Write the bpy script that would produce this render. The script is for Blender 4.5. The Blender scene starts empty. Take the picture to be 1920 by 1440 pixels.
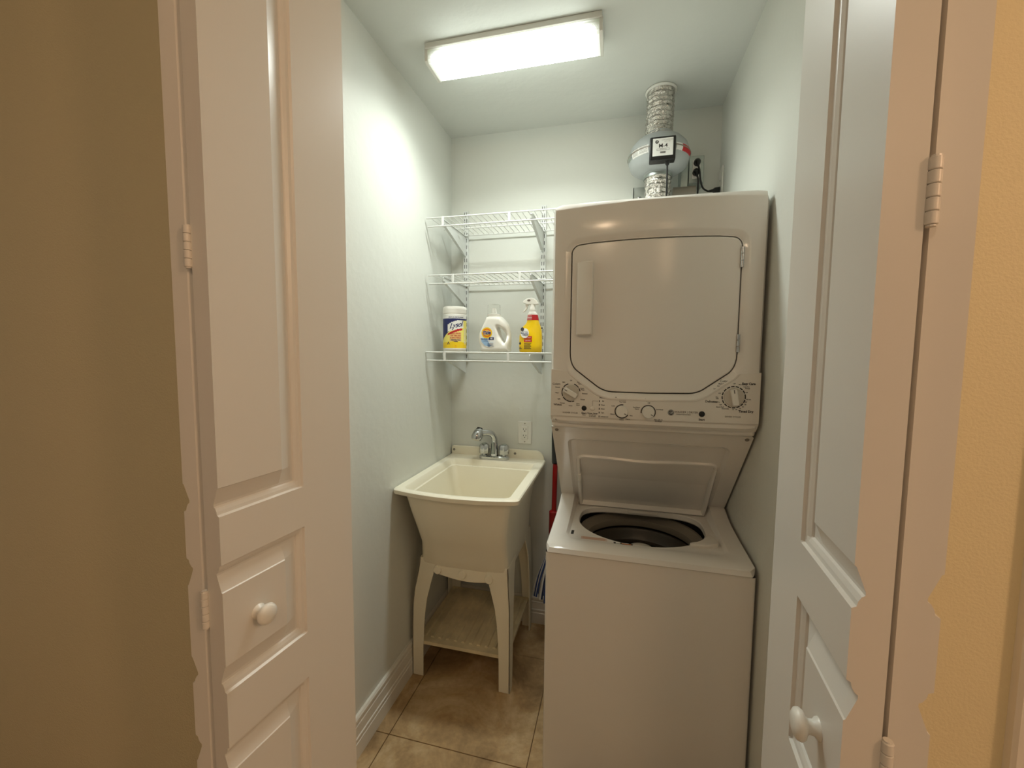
import bpy, bmesh, math, random
from mathutils import Vector, Matrix
random.seed(7)
S = bpy.context.scene
COL = S.collection
PI = math.pi

# ------------------------------------------------------------------ camera, world, lights, exposure
F_PX, YAW, PITCH, ROLL = 783.656, 0.246942, 0.0760975, 0.00893
CAM_Z = 1.383
cd = bpy.data.cameras.new('camera')
cam = bpy.data.objects.new('camera', cd); COL.objects.link(cam)
cd.sensor_fit = 'HORIZONTAL'; cd.sensor_width = 36.0; cd.lens = F_PX * 36.0 / 1920.0
cd.clip_start = 0.02
fw = Vector((-math.sin(YAW) * math.cos(PITCH), math.cos(YAW) * math.cos(PITCH), -math.sin(PITCH)))
rt = Vector((math.cos(YAW), math.sin(YAW), 0)); up = rt.cross(fw)
r2 = rt * math.cos(ROLL) + up * math.sin(ROLL); u2 = up * math.cos(ROLL) - rt * math.sin(ROLL)
cam.matrix_world = Matrix(((r2.x, u2.x, -fw.x, 0), (r2.y, u2.y, -fw.y, 0), (r2.z, u2.z, -fw.z, CAM_Z), (0, 0, 0, 1)))
S.camera = cam

w = bpy.data.worlds.new('world'); S.world = w; w.use_nodes = True
bg = w.node_tree.nodes['Background']; bg.inputs[0].default_value = (1.0, 0.82, 0.62, 1); bg.inputs[1].default_value = 0.10

def lamp(name, loc, power, color, radius):
    l = bpy.data.lights.new(name, 'POINT'); l.energy = power; l.color = color; l.shadow_soft_size = radius
    o = bpy.data.objects.new(name, l); COL.objects.link(o); o.location = loc; return o
WARM = (1.0, 0.66, 0.39)
lamp('hall_lamp', (0.60, -1.35, 2.25), 7.5, WARM, 0.22)
lamp('hall_lamp', (1.85, -0.50, 2.2), 29, (1.0, 0.60, 0.34), 0.12)
lamp('hall_lamp', (-0.30, -0.82, 2.36), 5.5, (1.0, 0.70, 0.45), 0.042)
al = bpy.data.lights.new('fixture_tubes', 'AREA'); al.shape = 'RECTANGLE'; al.size = 0.50; al.size_y = 0.09; al.energy = 4.2; al.color = (0.95, 1.0, 0.94); al.spread = math.radians(142)
ao = bpy.data.objects.new('fixture_tubes', al); COL.objects.link(ao); ao.location = (-0.375, 1.466, 2.3815)     # the tubes' downward light, under the lens
LENS_STRENGTH = 8.5      # the glowing lens, strongest under the tubes

vs = S.view_settings
S.display_settings.display_device = 'sRGB'
vs.view_transform = 'Standard'; vs.look = 'None'; vs.exposure = 0.60; vs.gamma = 1.0; vs.use_curve_mapping = False

# ------------------------------------------------------------------ materials
def lin(c):
    return tuple((x / 12.92 if x <= 0.04045 else ((x + 0.055) / 1.055) ** 2.4) for x in (v / 255.0 for v in c))
def mat(name, rgb, rough=0.5, metal=0.0, bump=0.0, scale=200.0, vary=0.0, vscale=3.0, coat=0.0, spec=0.5, emit=0.0, trans=0.0, detail=3.0, dist=0.01):
    m = bpy.data.materials.new(name); m.use_nodes = True
    nt = m.node_tree; b = nt.nodes['Principled BSDF']; c = lin(rgb) + (1,)
    b.inputs['Base Color'].default_value = c
    b.inputs['Roughness'].default_value = rough; b.inputs['Metallic'].default_value = metal
    b.inputs['Coat Weight'].default_value = coat; b.inputs['Specular IOR Level'].default_value = spec
    b.inputs['Transmission Weight'].default_value = trans
    if emit:
        b.inputs['Emission Color'].default_value = c; b.inputs['Emission Strength'].default_value = emit
    if bump or vary:
        tc = nt.nodes.new('ShaderNodeTexCoord')
    if bump:
        n = nt.nodes.new('ShaderNodeTexNoise'); n.inputs['Scale'].default_value = scale; n.inputs['Detail'].default_value = detail
        nt.links.new(tc.outputs['Object'], n.inputs['Vector'])
        bp = nt.nodes.new('ShaderNodeBump'); bp.inputs['Strength'].default_value = bump; bp.inputs['Distance'].default_value = dist
        nt.links.new(n.outputs['Fac'], bp.inputs['Height']); nt.links.new(bp.outputs['Normal'], b.inputs['Normal'])
    if vary:
        n2 = nt.nodes.new('ShaderNodeTexNoise'); n2.inputs['Scale'].default_value = vscale; n2.inputs['Detail'].default_value = 5
        nt.links.new(tc.outputs['Object'], n2.inputs['Vector'])
        rp = nt.nodes.new('ShaderNodeValToRGB')
        rp.color_ramp.elements[0].position = 0.3; rp.color_ramp.elements[1].position = 0.7
        rp.color_ramp.elements[0].color = tuple(x * (1 - vary) for x in c[:3]) + (1,)
        rp.color_ramp.elements[1].color = tuple(min(1, x * (1 + vary)) for x in c[:3]) + (1,)
        nt.links.new(n2.outputs['Fac'], rp.inputs['Fac']); nt.links.new(rp.outputs['Color'], b.inputs['Base Color'])
    return m

M = {}
M['closet_wall'] = mat('closet_wall_paint', (219, 221, 214), 0.55, bump=0.22, scale=26, detail=6, dist=0.006)
M['ceiling'] = mat('ceiling_plaster', (214, 217, 212), 0.7, bump=0.35, scale=14, detail=7, dist=0.008)
M['tan_wall'] = mat('tan_wall_paint', (222, 211, 174), 0.6, bump=0.36, scale=260, detail=2, dist=0.002)
M['door'] = mat('door_paint', (224, 221, 214), 0.34, bump=0.05, scale=300, dist=0.001)
M['trim'] = mat('trim_paint', (226, 222, 212), 0.35)
M['white_plastic'] = mat('white_plastic', (232, 231, 224), 0.3)
M['appliance'] = mat('appliance_enamel', (234, 231, 225), 0.16, bump=0.03, scale=420, dist=0.0006)
M['appliance_plastic'] = mat('appliance_plastic', (230, 226, 218), 0.34)
M['grey_plastic'] = mat('tub_grey_plastic', (138, 131, 119), 0.4)
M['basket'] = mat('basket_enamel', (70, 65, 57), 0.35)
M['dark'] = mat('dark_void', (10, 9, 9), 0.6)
M['black'] = mat('black_plastic', (16, 16, 17), 0.4)
M['ink'] = mat('panel_ink', (48, 44, 42), 0.5)
M['grey_ink'] = mat('panel_grey_ink', (120, 112, 102), 0.5)
M['chrome'] = mat('chrome', (200, 202, 205), 0.08, metal=1.0)
M['steel'] = mat('galvanized_steel', (176, 184, 180), 0.38, metal=0.85, vary=0.12, vscale=30)
M['foil'] = mat('aluminium_foil', (214, 210, 204), 0.17, metal=1.0, bump=0.9, scale=55, detail=4, dist=0.02)
M['wire'] = mat('coated_wire', (226, 228, 224), 0.4)
M['bracket'] = mat('grey_bracket', (216, 219, 216), 0.4)
M['cream'] = mat('tub_cream_plastic', (244, 238, 218), 0.4, bump=0.05, scale=150, dist=0.001)
M['cream_dirty'] = mat('shelf_cream_plastic', (226, 212, 176), 0.5, vary=0.22, vscale=9)
M['fan_grey'] = mat('fan_grey_plastic', (170, 175, 175), 0.4)
M['paper'] = mat('white_label', (236, 236, 232), 0.5)
M['red'] = mat('red_print', (190, 26, 34), 0.45)
M['mop_red'] = mat('mop_red_paint', (150, 14, 16), 0.3)
M['yellow'] = mat('yellow_print', (246, 208, 30), 0.4)
M['yellow_bottle'] = mat('yellow_bottle', (247, 206, 12), 0.28)
M['pale_yellow'] = mat('pale_yellow_print', (245, 232, 120), 0.4)
M['navy'] = mat('navy_print', (22, 34, 96), 0.4)
M['blue'] = mat('blue_print', (150, 182, 214), 0.4)
M['orange'] = mat('orange_print', (236, 120, 26), 0.4)
M['peach'] = mat('peach_print', (236, 200, 130), 0.4)
M['pink_print'] = mat('pink_print', (196, 160, 140), 0.5)
M['bottle_white'] = mat('bottle_white', (240, 238, 230), 0.3)
M['clear'] = mat('clear_plastic', (252, 253, 252), 0.06, trans=1.0)
M['clear'].node_tree.nodes['Principled BSDF'].inputs['IOR'].default_value = 1.12
M['grout'] = mat('grout', (132, 108, 78), 0.85)
M['mop_blue'] = mat('mop_blue_yarn', (52, 72, 122), 0.9)
M['mop_white'] = mat('mop_white_yarn', (214, 214, 210), 0.9)
def lens_mat():
    m = mat('light_lens', (246, 255, 242), 0.25, emit=LENS_STRENGTH, bump=0.4, scale=260, dist=0.002); nt = m.node_tree; b = nt.nodes['Principled BSDF']
    b.inputs['Emission Color'].default_value = (0.93, 1.0, 0.93, 1)
    def nd(t, **k):
        n = nt.nodes.new(t)
        for a, v in k.items(): setattr(n, a, v)
        return n
    tc = nd('ShaderNodeTexCoord'); sp = nd('ShaderNodeSeparateXYZ'); nt.links.new(tc.outputs['Generated'], sp.inputs[0])
    def mr(src, a, bb, c, d):
        n = nd('ShaderNodeMapRange', interpolation_type='SMOOTHSTEP'); n.inputs[1].default_value = a; n.inputs[2].default_value = bb; n.inputs[3].default_value = c; n.inputs[4].default_value = d
        nt.links.new(src, n.inputs[0]); return n.outputs[0]
    ab = nd('ShaderNodeMath', operation='ABSOLUTE'); sb = nd('ShaderNodeMath', operation='SUBTRACT'); sb.inputs[1].default_value = 0.5
    nt.links.new(sp.outputs['X'], sb.inputs[0]); nt.links.new(sb.outputs[0], ab.inputs[0])
    ex = mr(ab.outputs[0], 0.36, 0.5, 1.0, 0.03)          # the tubes stop short of the ends
    ez = mr(sp.outputs['Z'], 0.10, 0.75, 1.0, 0.10)       # the sides glow less than the bottom
    ck = nd('ShaderNodeTexChecker'); ck.inputs['Scale'].default_value = 1.0
    mp_ = nd('ShaderNodeMapping'); mp_.inputs['Scale'].default_value = (230, 230, 230); mp_.inputs['Rotation'].default_value = (0, 0, 0.785)
    nt.links.new(tc.outputs['Object'], mp_.inputs[0]); nt.links.new(mp_.outputs[0], ck.inputs['Vector'])
    pk = mr(ck.outputs['Fac'], 0.0, 1.0, 0.75, 1.25)
    m1 = nd('ShaderNodeMath', operation='MULTIPLY'); m2 = nd('ShaderNodeMath', operation='MULTIPLY'); m3 = nd('ShaderNodeMath', operation='MULTIPLY'); m3.inputs[1].default_value = LENS_STRENGTH
    nt.links.new(ex, m1.inputs[0]); nt.links.new(ez, m1.inputs[1]); nt.links.new(m1.outputs[0], m2.inputs[0]); nt.links.new(pk, m2.inputs[1]); nt.links.new(m2.outputs[0], m3.inputs[0])
    nt.links.new(m3.outputs[0], b.inputs['Emission Strength'])
    return m
M['lens'] = lens_mat()
M['grey_knob'] = mat('knob_grey_face', (198, 192, 180), 0.35)

def tile_mat():
    m = bpy.data.materials.new('travertine_tile'); m.use_nodes = True; nt = m.node_tree; b = nt.nodes['Principled BSDF']
    b.inputs['Roughness'].default_value = 0.42
    tc = nt.nodes.new('ShaderNodeTexCoord'); oi = nt.nodes.new('ShaderNodeObjectInfo')
    ad = nt.nodes.new('ShaderNodeVectorMath'); ad.operation = 'ADD'
    ml = nt.nodes.new('ShaderNodeVectorMath'); ml.operation = 'SCALE'; ml.inputs['Scale'].default_value = 1.0
    nt.links.new(oi.outputs['Location'], ml.inputs[0])
    nt.links.new(tc.outputs['Object'], ad.inputs[0]); nt.links.new(ml.outputs[0], ad.inputs[1])
    n = nt.nodes.new('ShaderNodeTexNoise'); n.inputs['Scale'].default_value = 4.2; n.inputs['Detail'].default_value = 9; n.inputs['Roughness'].default_value = 0.62; n.inputs['Distortion'].default_value = 0.6
    nt.links.new(ad.outputs[0], n.inputs['Vector'])
    r = nt.nodes.new('ShaderNodeValToRGB'); e = r.color_ramp.elements
    e[0].position = 0.32; e[0].color = lin((128, 102, 70)) + (1,)
    e[1].position = 0.68; e[1].color = lin((214, 190, 150)) + (1,)
    x = r.color_ramp.elements.new(0.5); x.color = lin((182, 152, 110)) + (1,)
    nt.links.new(n.outputs['Fac'], r.inputs['Fac']); 
    n3 = nt.nodes.new('ShaderNodeTexNoise'); n3.inputs['Scale'].default_value = 60; n3.inputs['Detail'].default_value = 6
    nt.links.new(ad.outputs[0], n3.inputs['Vector'])
    mx = nt.nodes.new('ShaderNodeMix'); mx.data_type = 'RGBA'; mx.blend_type = 'OVERLAY'; mx.inputs['Factor'].default_value = 0.35
    nt.links.new(r.outputs['Color'], mx.inputs['A']); nt.links.new(n3.outputs['Color'], mx.inputs['B'])
    bw = nt.nodes.new('ShaderNodeRGBToBW'); nt.links.new(n3.outputs['Color'], bw.inputs['Color']); nt.links.new(bw.outputs['Val'], mx.inputs['B'])
    nt.links.new(mx.outputs['Result'], b.inputs['Base Color'])
    return m
M['tile'] = tile_mat()

# ------------------------------------------------------------------ helpers
class MB:
    """collects geometry for ONE mesh object"""
    def __init__(self): self.v = []; self.f = []; self.m = []
    def add(self, vs, fs, mi=0):
        b = len(self.v); self.v += [tuple(p) for p in vs]
        self.f += [tuple(b + i for i in f) for f in fs]; self.m += [mi] * len(fs); return self
    def box(self, x0, x1, y0, y1, z0, z1, mi=0):
        vs = [(x, y, z) for z in (z0, z1) for y in (y0, y1) for x in (x0, x1)]
        return self.add(vs, [(0, 2, 3, 1), (4, 5, 7, 6), (0, 1, 5, 4), (2, 6, 7, 3), (0, 4, 6, 2), (1, 3, 7, 5)], mi)
    def loft(self, rings, cap0=True, cap1=True, closed=True, mi=0):
        n = len(rings[0]); vs = [p for r in rings for p in r]; fs = []
        for i in range(len(rings) - 1):
            for j in range(n if closed else n - 1):
                a = i * n + j; b = i * n + (j + 1) % n
                fs.append((a, b, b + n, a + n))
        if cap0: fs.append(tuple(range(n - 1, -1, -1)))
        if cap1: fs.append(tuple(range((len(rings) - 1) * n, len(rings) * n)))
        return self.add(vs, fs, mi)
    def tube(self, pts, r, n=8, cap=True, mi=0):
        pts = [Vector(p) for p in pts]; rs = r if isinstance(r, (list, tuple)) else [r] * len(pts); rings = []
        prev = None
        for i, p in enumerate(pts):
            d = (pts[min(i + 1, len(pts) - 1)] - pts[max(i - 1, 0)]).normalized()
            if prev is None:
                a = Vector((0, 0, 1)) if abs(d.z) < 0.9 else Vector((1, 0, 0)); x = d.cross(a).normalized()
            else:
                x = (prev - d * prev.dot(d)).normalized()
            prev = x; y = d.cross(x)
            rings.append([p + (x * math.cos(2 * PI * k / n) + y * math.sin(2 * PI * k / n)) * rs[i] for k in range(n)])
        return self.loft(rings, cap, cap, True, mi)
    def lathe(self, prof, c, axis='z', n=32, mi=0, cap=True):
        rings = []
        for (r, h) in prof:
            ring = []
            for k in range(n):
                a = 2 * PI * k / n; x, y = r * math.cos(a), r * math.sin(a)
                if axis == 'z': ring.append((c[0] + x, c[1] + y, c[2] + h))
                elif axis == 'y': ring.append((c[0] + x, c[1] + h, c[2] - y))
                else: ring.append((c[0] + h, c[1] + x, c[2] + y))
            rings.append(ring)
        return self.loft(rings, cap, cap, True, mi)
    def prism(self, poly, axis, a, b, mi=0):
        """2D polygon extruded along axis from a to b; poly in the two other axes (x,z),(y,z) or (x,y)"""
        def P(p, t):
            return {'y': (p[0], t, p[1]), 'x': (t, p[0], p[1]), 'z': (p[0], p[1], t)}[axis]
        n = len(poly); vs = [P(p, a) for p in poly] + [P(p, b) for p in poly]
        fs = [tuple(range(n)), tuple(range(2 * n - 1, n - 1, -1))] + [(i, i + n, (i + 1) % n + n, (i + 1) % n) for i in range(n)]
        return self.add(vs, fs, mi)
    def build(self, name, mats, parent=None, smooth=35, bevel=0.0, seg=2, weld=True, recalc=True):
        me = bpy.data.meshes.new(name)
        me.from_pydata([tuple(p) for p in self.v], [], self.f)
        for mm in (mats if isinstance(mats, (list, tuple)) else [mats]): me.materials.append(mm)
        me.polygons.foreach_set('material_index', self.m)
        if recalc:
            bm = bmesh.new(); bm.from_mesh(me)
            if weld: bmesh.ops.remove_doubles(bm, verts=bm.verts, dist=1e-6)
            bmesh.ops.recalc_face_normals(bm, faces=bm.faces); bm.to_mesh(me); bm.free()
        if smooth:
            me.shade_smooth(); me.set_sharp_from_angle(angle=math.radians(smooth))
        me.update()
        o = bpy.data.objects.new(name, me); COL.objects.link(o)
        if parent is not None: o.parent = parent; o.matrix_parent_inverse = parent_matrix(parent).inverted()
        if bevel:
            bv = o.modifiers.new('bevel', 'BEVEL'); bv.width = bevel; bv.segments = seg; bv.limit_method = 'ANGLE'; bv.angle_limit = math.radians(40)
            bv.harden_normals = False
        return o
def parent_matrix(o):
    m = Matrix.LocRotScale(o.location, o.rotation_euler, o.scale)
    return (parent_matrix(o.parent) @ o.matrix_parent_inverse @ m) if o.parent else m
def tag(o, label, cat, group=None, kind=None):
    o['label'] = label; o['category'] = cat
    if group: o['group'] = group
    if kind: o['kind'] = kind
    return o
def thing(name, label, cat, loc, group=None, kind=None):
    o = bpy.data.objects.new(name, None); COL.objects.link(o); o.location = loc; o.empty_display_size = 0.05
    return tag(o, label, cat, group, kind) if label else o
def struct(o, label=None):
    o['kind'] = 'structure'
    if label: o['label'] = label
    return o
def copy_part(o, parent=None, loc=None):
    c = o.copy(); COL.objects.link(c)
    if parent is not None: c.parent = parent
    if loc is not None: c.location = loc
    return c
def text_mesh(s, size, shear=0.0, bold=0.0, spacing=1.0):
    """flat glyph outlines as (verts2d, faces), centred on the origin"""
    cu = bpy.data.curves.new('t', 'FONT'); cu.body = s; cu.size = size; cu.align_x = 'CENTER'; cu.align_y = 'CENTER'
    cu.shear = shear; cu.offset = bold; cu.space_character = spacing; cu.resolution_u = 2
    o = bpy.data.objects.new('t', cu); COL.objects.link(o)
    bpy.context.view_layer.update()
    me = bpy.data.meshes.new_from_object(o.evaluated_get(bpy.context.evaluated_depsgraph_get()))
    vs = [(v.co.x, v.co.y) for v in me.vertices]; fs = [tuple(p.vertices) for p in me.polygons]
    bpy.data.objects.remove(o); bpy.data.curves.remove(cu); bpy.data.meshes.remove(me)
    return vs, fs
def put_text(mb, s, size, f, mi=0, **k):
    """adds text to mb; f maps glyph (x, y) to a 3D point"""
    vs, fs = text_mesh(s, size, **k)
    mb.add([f(x, y) for x, y in vs], fs, mi)
def rrect(x0, x1, y0, y1, r, n=6):
    rs = r if isinstance(r, (list, tuple)) else [r] * 4   # corner radii: (x1,y1),(x0,y1),(x0,y0),(x1,y0)
    out = []
    for (cx, cy, a0, q) in ((x1 - rs[0], y1 - rs[0], 0, rs[0]), (x0 + rs[1], y1 - rs[1], 90, rs[1]), (x0 + rs[2], y0 + rs[2], 180, rs[2]), (x1 - rs[3], y0 + rs[3], 270, rs[3])):
        for k in range(n + 1):
            a = math.radians(a0 + 90 * k / n); out.append((cx + q * math.cos(a), cy + q * math.sin(a)))
    return out
def smooth_path(pts, sub=6):
    pts = [Vector(p) for p in pts]; out = []
    for i in range(len(pts) - 1):
        p0 = pts[max(i - 1, 0)]; p1 = pts[i]; p2 = pts[i + 1]; p3 = pts[min(i + 2, len(pts) - 1)]
        for k in range(sub):
            t = k / sub
            out.append(0.5 * ((2 * p1) + (p2 - p0) * t + (2 * p0 - 5 * p1 + 4 * p2 - p3) * t * t + (3 * p1 - p0 - 3 * p2 + p3) * t ** 3))
    out.append(pts[-1]); return out
def densify(poly, step):
    out = []
    for i, p in enumerate(poly):
        q = poly[(i + 1) % len(poly)]; n = max(1, int(math.hypot(q[0] - p[0], q[1] - p[1]) / step))
        out += [(p[0] + (q[0] - p[0]) * k / n, p[1] + (q[1] - p[1]) * k / n) for k in range(n)]
    return out

# ------------------------------------------------------------------ the setting
XL, XR, YB, ZC = -0.834, 0.405, 2.026, 2.44
YF0, YF1 = 0.76, 0.875            # front wall, hall face and closet face
OX0, OX1, OZ = -0.762, 0.398, 2.385  # door opening
HX0, HX1, HY = -2.9, 2.4, -2.0   # extent of the hall

fl = struct(MB().box(HX0, HX1, HY, YB + 0.1, -0.08, -0.006).build('floor', M['grout']), 'grout bed of the beige travertine tile floor')
T = 0.508; GX, GY = -0.766, 1.264; first = None; t_half = T / 2 - 0.0013
ix0 = math.floor((HX0 - GX) / T); ix1 = math.ceil((HX1 - GX) / T); iy0 = math.floor((HY - GY) / T); iy1 = math.ceil((YB - GY) / T)
tm = MB().box(-t_half, t_half, -t_half, t_half, -0.008, 0).build('tile', M['tile'], None, bevel=0.0012, seg=1)
tm.parent = fl; first = tm
for i in range(ix0, ix1):
    for j in range(iy0, iy1):
        loc = (GX + (i + .5) * T, GY + (j + .5) * T, 0)
        if loc[0] - T / 2 > HX1 - 0.05 or loc[0] + T / 2 < HX0 or loc[1] + T / 2 < HY: continue
        if first is not None: first.location = loc; first = None
        else: copy_part(tm, fl, loc)
for name, b in (('ceiling', (HX0, HX1, HY, YB + 0.1, ZC, ZC + 0.1)),):
    struct(MB().box(*b).build(name, M['ceiling']), 'white textured plaster ceiling')
struct(MB().box(XL - 0.1, XL, YF1, YB + 0.1, -0.05, ZC + 0.02).build('wall_left', M['closet_wall']), 'white closet wall behind the utility sink and shelves side')
struct(MB().box(XR, XR + 0.1, YF1, YB + 0.1, -0.05, ZC + 0.02).build('wall_right', M['closet_wall']), 'white closet wall right of the stacked laundry unit')
struct(MB().box(XL - 0.1, XR + 0.1, YB, YB + 0.1, -0.05, ZC + 0.02).build('wall_back', M['closet_wall']), 'white back wall of the closet')
wf = MB().box(HX0, OX0, YF0, YF1, -0.05, ZC + 0.02).box(OX1, HX1, YF0, YF1, -0.05, ZC + 0.02).box(OX0, OX1, YF0, YF1, OZ, ZC + 0.02)
struct(wf.build('wall_front', M['tan_wall'], weld=False), 'tan hall wall around the closet opening')

def extrude_profile(prof, p0, p1, nrm):
    """profile points (out, z) swept from p0 to p1, 'out' along nrm"""
    rings = [[(p[0] + nrm[0] * a, p[1] + nrm[1] * a, z) for a, z in prof] for p in (p0, p1)]
    return MB().loft(rings)
BASE = [(-0.002, 0), (0.016, 0), (0.016, 0.055), (0.0135, 0.058), (0.0135, 0.063), (0.0155, 0.066), (0.0155, 0.073), (0.0125, 0.076), (0.0125, 0.112), (0.009, 0.116), (0.009, 0.121), (0.0125, 0.124), (0.0125, 0.134), (0.008, 0.141), (-0.002, 0.142)]
struct(extrude_profile(BASE, (XL, YF1), (XL, YB), (1, 0)).build('baseboard_left', M['trim'], smooth=20), 'white ribbed baseboard along the left closet wall')
struct(extrude_profile(BASE, (XL + 0.0165, YB), (XR - 0.0165, YB), (0, -1)).build('baseboard_back', M['trim'], smooth=20), 'white ribbed baseboard along the back closet wall')
struct(extrude_profile(BASE, (XR, YF1), (XR, YB), (-1, 0)).build('baseboard_right', M['trim'], smooth=20), 'white ribbed baseboard along the right closet wall')
# casing of the next doorway along the hall, at the right edge of the view
CAS = [(0.586, 0.76), (0.586, 0.748), (0.590, 0.743), (0.600, 0.741), (0.620, 0.745), (0.640, 0.745), (0.648, 0.740), (0.662, 0.739), (0.668, 0.744), (0.668, 0.76)]
struct(MB().prism(CAS, 'z', 0.0, 2.1).build('trim_1', M['trim'], smooth=30), 'white door casing on the tan hall wall')

# ------------------------------------------------------------------ bifold doors
LW, LT, LZ0, LZ1 = 0.299, 0.035, 0.02, 2.355
STILE = 0.167
PANELS = [(1.113, 2.245), (0.810, 1.032), (0.19, 0.714)]
def panel_depth(wd, z):
    if wd >= STILE: return 0.0
    for z0, z1 in PANELS:
        if z0 < z < z1:
            d = min(z - z0, z1 - z, STILE - wd)
            prof = [(0, 0), (0.0025, 0.0045), (0.008, 0.0055), (0.0135, 0.0085), (0.0155, 0.0115), (0.0195, 0.0115), (0.046, 0.002), (0.0475, 0.0)]
            if d >= 0.0475: return 0.0
            for (a, h0), (b, h1) in zip(prof, prof[1:]):
                if a <= d <= b: return h0 + (h1 - h0) * (d - a) / (b - a)
    return 0.0
def leaf_mesh(face, ch=0.0):
    """leaf in local axes: x = thickness (face at +face side), y = width from the fold edge, z = height. Panels run off the y=0 edge."""
    offs = [0, 0.0025, 0.008, 0.0135, 0.0155, 0.0195, 0.046, 0.0475]
    ws = sorted({0.0, LW, STILE} | {round(STILE - d, 5) for d in offs})
    zs = {LZ0, LZ1}
    for z0, z1 in PANELS:
        for d in offs: zs |= {round(z0 + d, 5), round(z1 - d, 5)}
    zs = sorted(zs); nw = len(ws); mb = MB(); vs = []; fs = []
    for z in zs:
        for wd in ws: vs.append((face * (LT / 2 - panel_depth(wd, z)), wd, z))
    nz = len(zs)
    for i in range(nz - 1):
        for j in range(nw - 1):
            a = i * nw + j; q = (a, a + 1, a + nw + 1, a + nw)
            fs.append(q)
    b0 = len(vs)
    for z in zs: vs.append((-face * LT / 2, ch, z))
    b1 = len(vs)
    for z in zs: vs.append((-face * LT / 2, LW, z))
    b2 = len(vs)
    for z in zs: vs.append((-face * (LT / 2 - max(ch, 0.0003)), 0.0, z))
    for i in range(nz - 1):
        fs.append((i * nw, (i + 1) * nw, b2 + i + 1, b2 + i)); fs.append((b2 + i, b2 + i + 1, b0 + i + 1, b0 + i))
        fs.append((i * nw + nw - 1, b1 + i, b1 + i + 1, (i + 1) * nw + nw - 1))
        fs.append((b0 + i, b0 + i + 1, b1 + i + 1, b1 + i))
    fs.append(tuple(range(nw)) + (b1, b0, b2)); fs.append(tuple((nz - 1) * nw + j for j in range(nw)) + (b1 + nz - 1, b0 + nz - 1, b2 + nz - 1))
    return mb.add(vs, fs)
def place_leaf(parent, fold, inner, face, label, ch=0.0):
    d = Vector((inner[0] - fold[0], inner[1] - fold[1])); a = math.atan2(-d.x, d.y)
    o = leaf_mesh(face, ch).build('door_leaf', M['door'], None, smooth=12); o.parent = parent
    # fold = the corner of the face at the fold edge: shift so that the face lies on it
    n = Vector((math.cos(a), math.sin(a)))
    c = Vector(fold) - n * (face * LT / 2)
    o.location = (c.x - parent.location.x, c.y - parent.location.y, 0); o.rotation_euler = (0, 0, a)
    if label: o['label'] = label
    return o, a, n
def knob_on(leaf, face, wd, z):
    prof = [(0.0, 0.0), (0.0135, 0.0), (0.0125, 0.003), (0.0090, 0.006), (0.0085, 0.011), (0.0105, 0.014), (0.0160, 0.0165), (0.0185, 0.0205), (0.0175, 0.0250), (0.0135, 0.0280), (0.007, 0.0298), (0.0, 0.0302)]
    k = MB().lathe([(r, face * h) for r, h in prof], (face * (LT / 2 - 0.0005), wd, z), 'x', 28).build('knob', M['white_plastic'], None, smooth=50); k.parent = leaf
    k['label'] = 'round white pull knob'; return k
def hinge(parent, x, y, z):
    mb = MB()
    for i in range(5):
        mb.lathe([(0.0052, 0.0005), (0.0056, 0.0012), (0.0056, 0.0118), (0.0052, 0.0124)], (0, 0, -0.032 + i * 0.0128), 'z', 14)
    mb.lathe([(0.0042, -0.001), (0.0042, 0.066)], (0, 0, -0.0325), 'z', 12)
    o = mb.build('hinge', M['door'], None, smooth=27, weld=False); o.parent = parent; o.location = (x - parent.location.x, y - parent.location.y, z); return o
d1 = struct(thing('door_1', None, None, (-0.825, 0.80, 0)), 'white bifold door folded open on the left side of the closet opening')
lA, aA, nA = place_leaf(d1, (-0.616, 0.520), (-0.584, 0.817), 1, 'panelled white door leaf facing the laundry unit')
knob_on(lA, 1, 0.062, 0.918)
lB, aB, nB = place_leaf(d1, (-0.6948, 0.525), (-0.7202, 0.823), -1, 'white door leaf folded behind, seen on its edge', 0.0065)
for z in (1.543, 0.950): hinge(d1, -0.6553, 0.5215, z)
d2 = struct(thing('door_2', None, None, (0.398, 0.80, 0)), 'white bifold door folded open on the right side of the closet opening')
lC, aC, nC = place_leaf(d2, (0.250, 0.505), (0.275, 0.803), -1, 'panelled white door leaf with its fold edge lit by the hall')
knob_on(lC, -1, 0.062, 0.918)
lD, aD, nD = place_leaf(d2, (0.3297, 0.507), (0.3640, 0.804), 1, 'white door leaf folded behind, its edge beside the tan wall')
for z in (1.541, 0.941): hinge(d2, 0.2900, 0.5015, z)

# ------------------------------------------------------------------ ceiling light
cl = thing('ceiling_light', 'lit rectangular fluorescent fixture with prismatic lens on the ceiling', 'light', (-0.375, 1.466, ZC))
LX0, LX1, LY0, LY1 = -0.674, -0.076, 1.404, 1.528
MB().box(LX0, LX1, LY0 - 0.006, LY1 + 0.006, ZC - 0.018, ZC).build('metal_pan', M['white_plastic'], cl, bevel=0.002)
lens = [(LY0 + 0.003, ZC - 0.014), (LY0 + 0.001, ZC - 0.026), (LY0 + 0.004, ZC - 0.050), (LY0 + 0.012, ZC - 0.057), (LY1 - 0.012, ZC - 0.057), (LY1 - 0.004, ZC - 0.050), (LY1 - 0.001, ZC - 0.026), (LY1 - 0.003, ZC - 0.014)]
MB().prism(lens, 'x', LX0 + 0.008, LX1 - 0.008).build('lens', M['lens'], cl, smooth=40)
endp = [(LY0, ZC - 0.012), (LY0 - 0.001, ZC - 0.028), (LY0 + 0.002, ZC - 0.054), (LY0 + 0.011, ZC - 0.060), (LY1 - 0.011, ZC - 0.060), (LY1 - 0.002, ZC - 0.054), (LY1 + 0.001, ZC - 0.028), (LY1, ZC - 0.012)]
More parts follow.
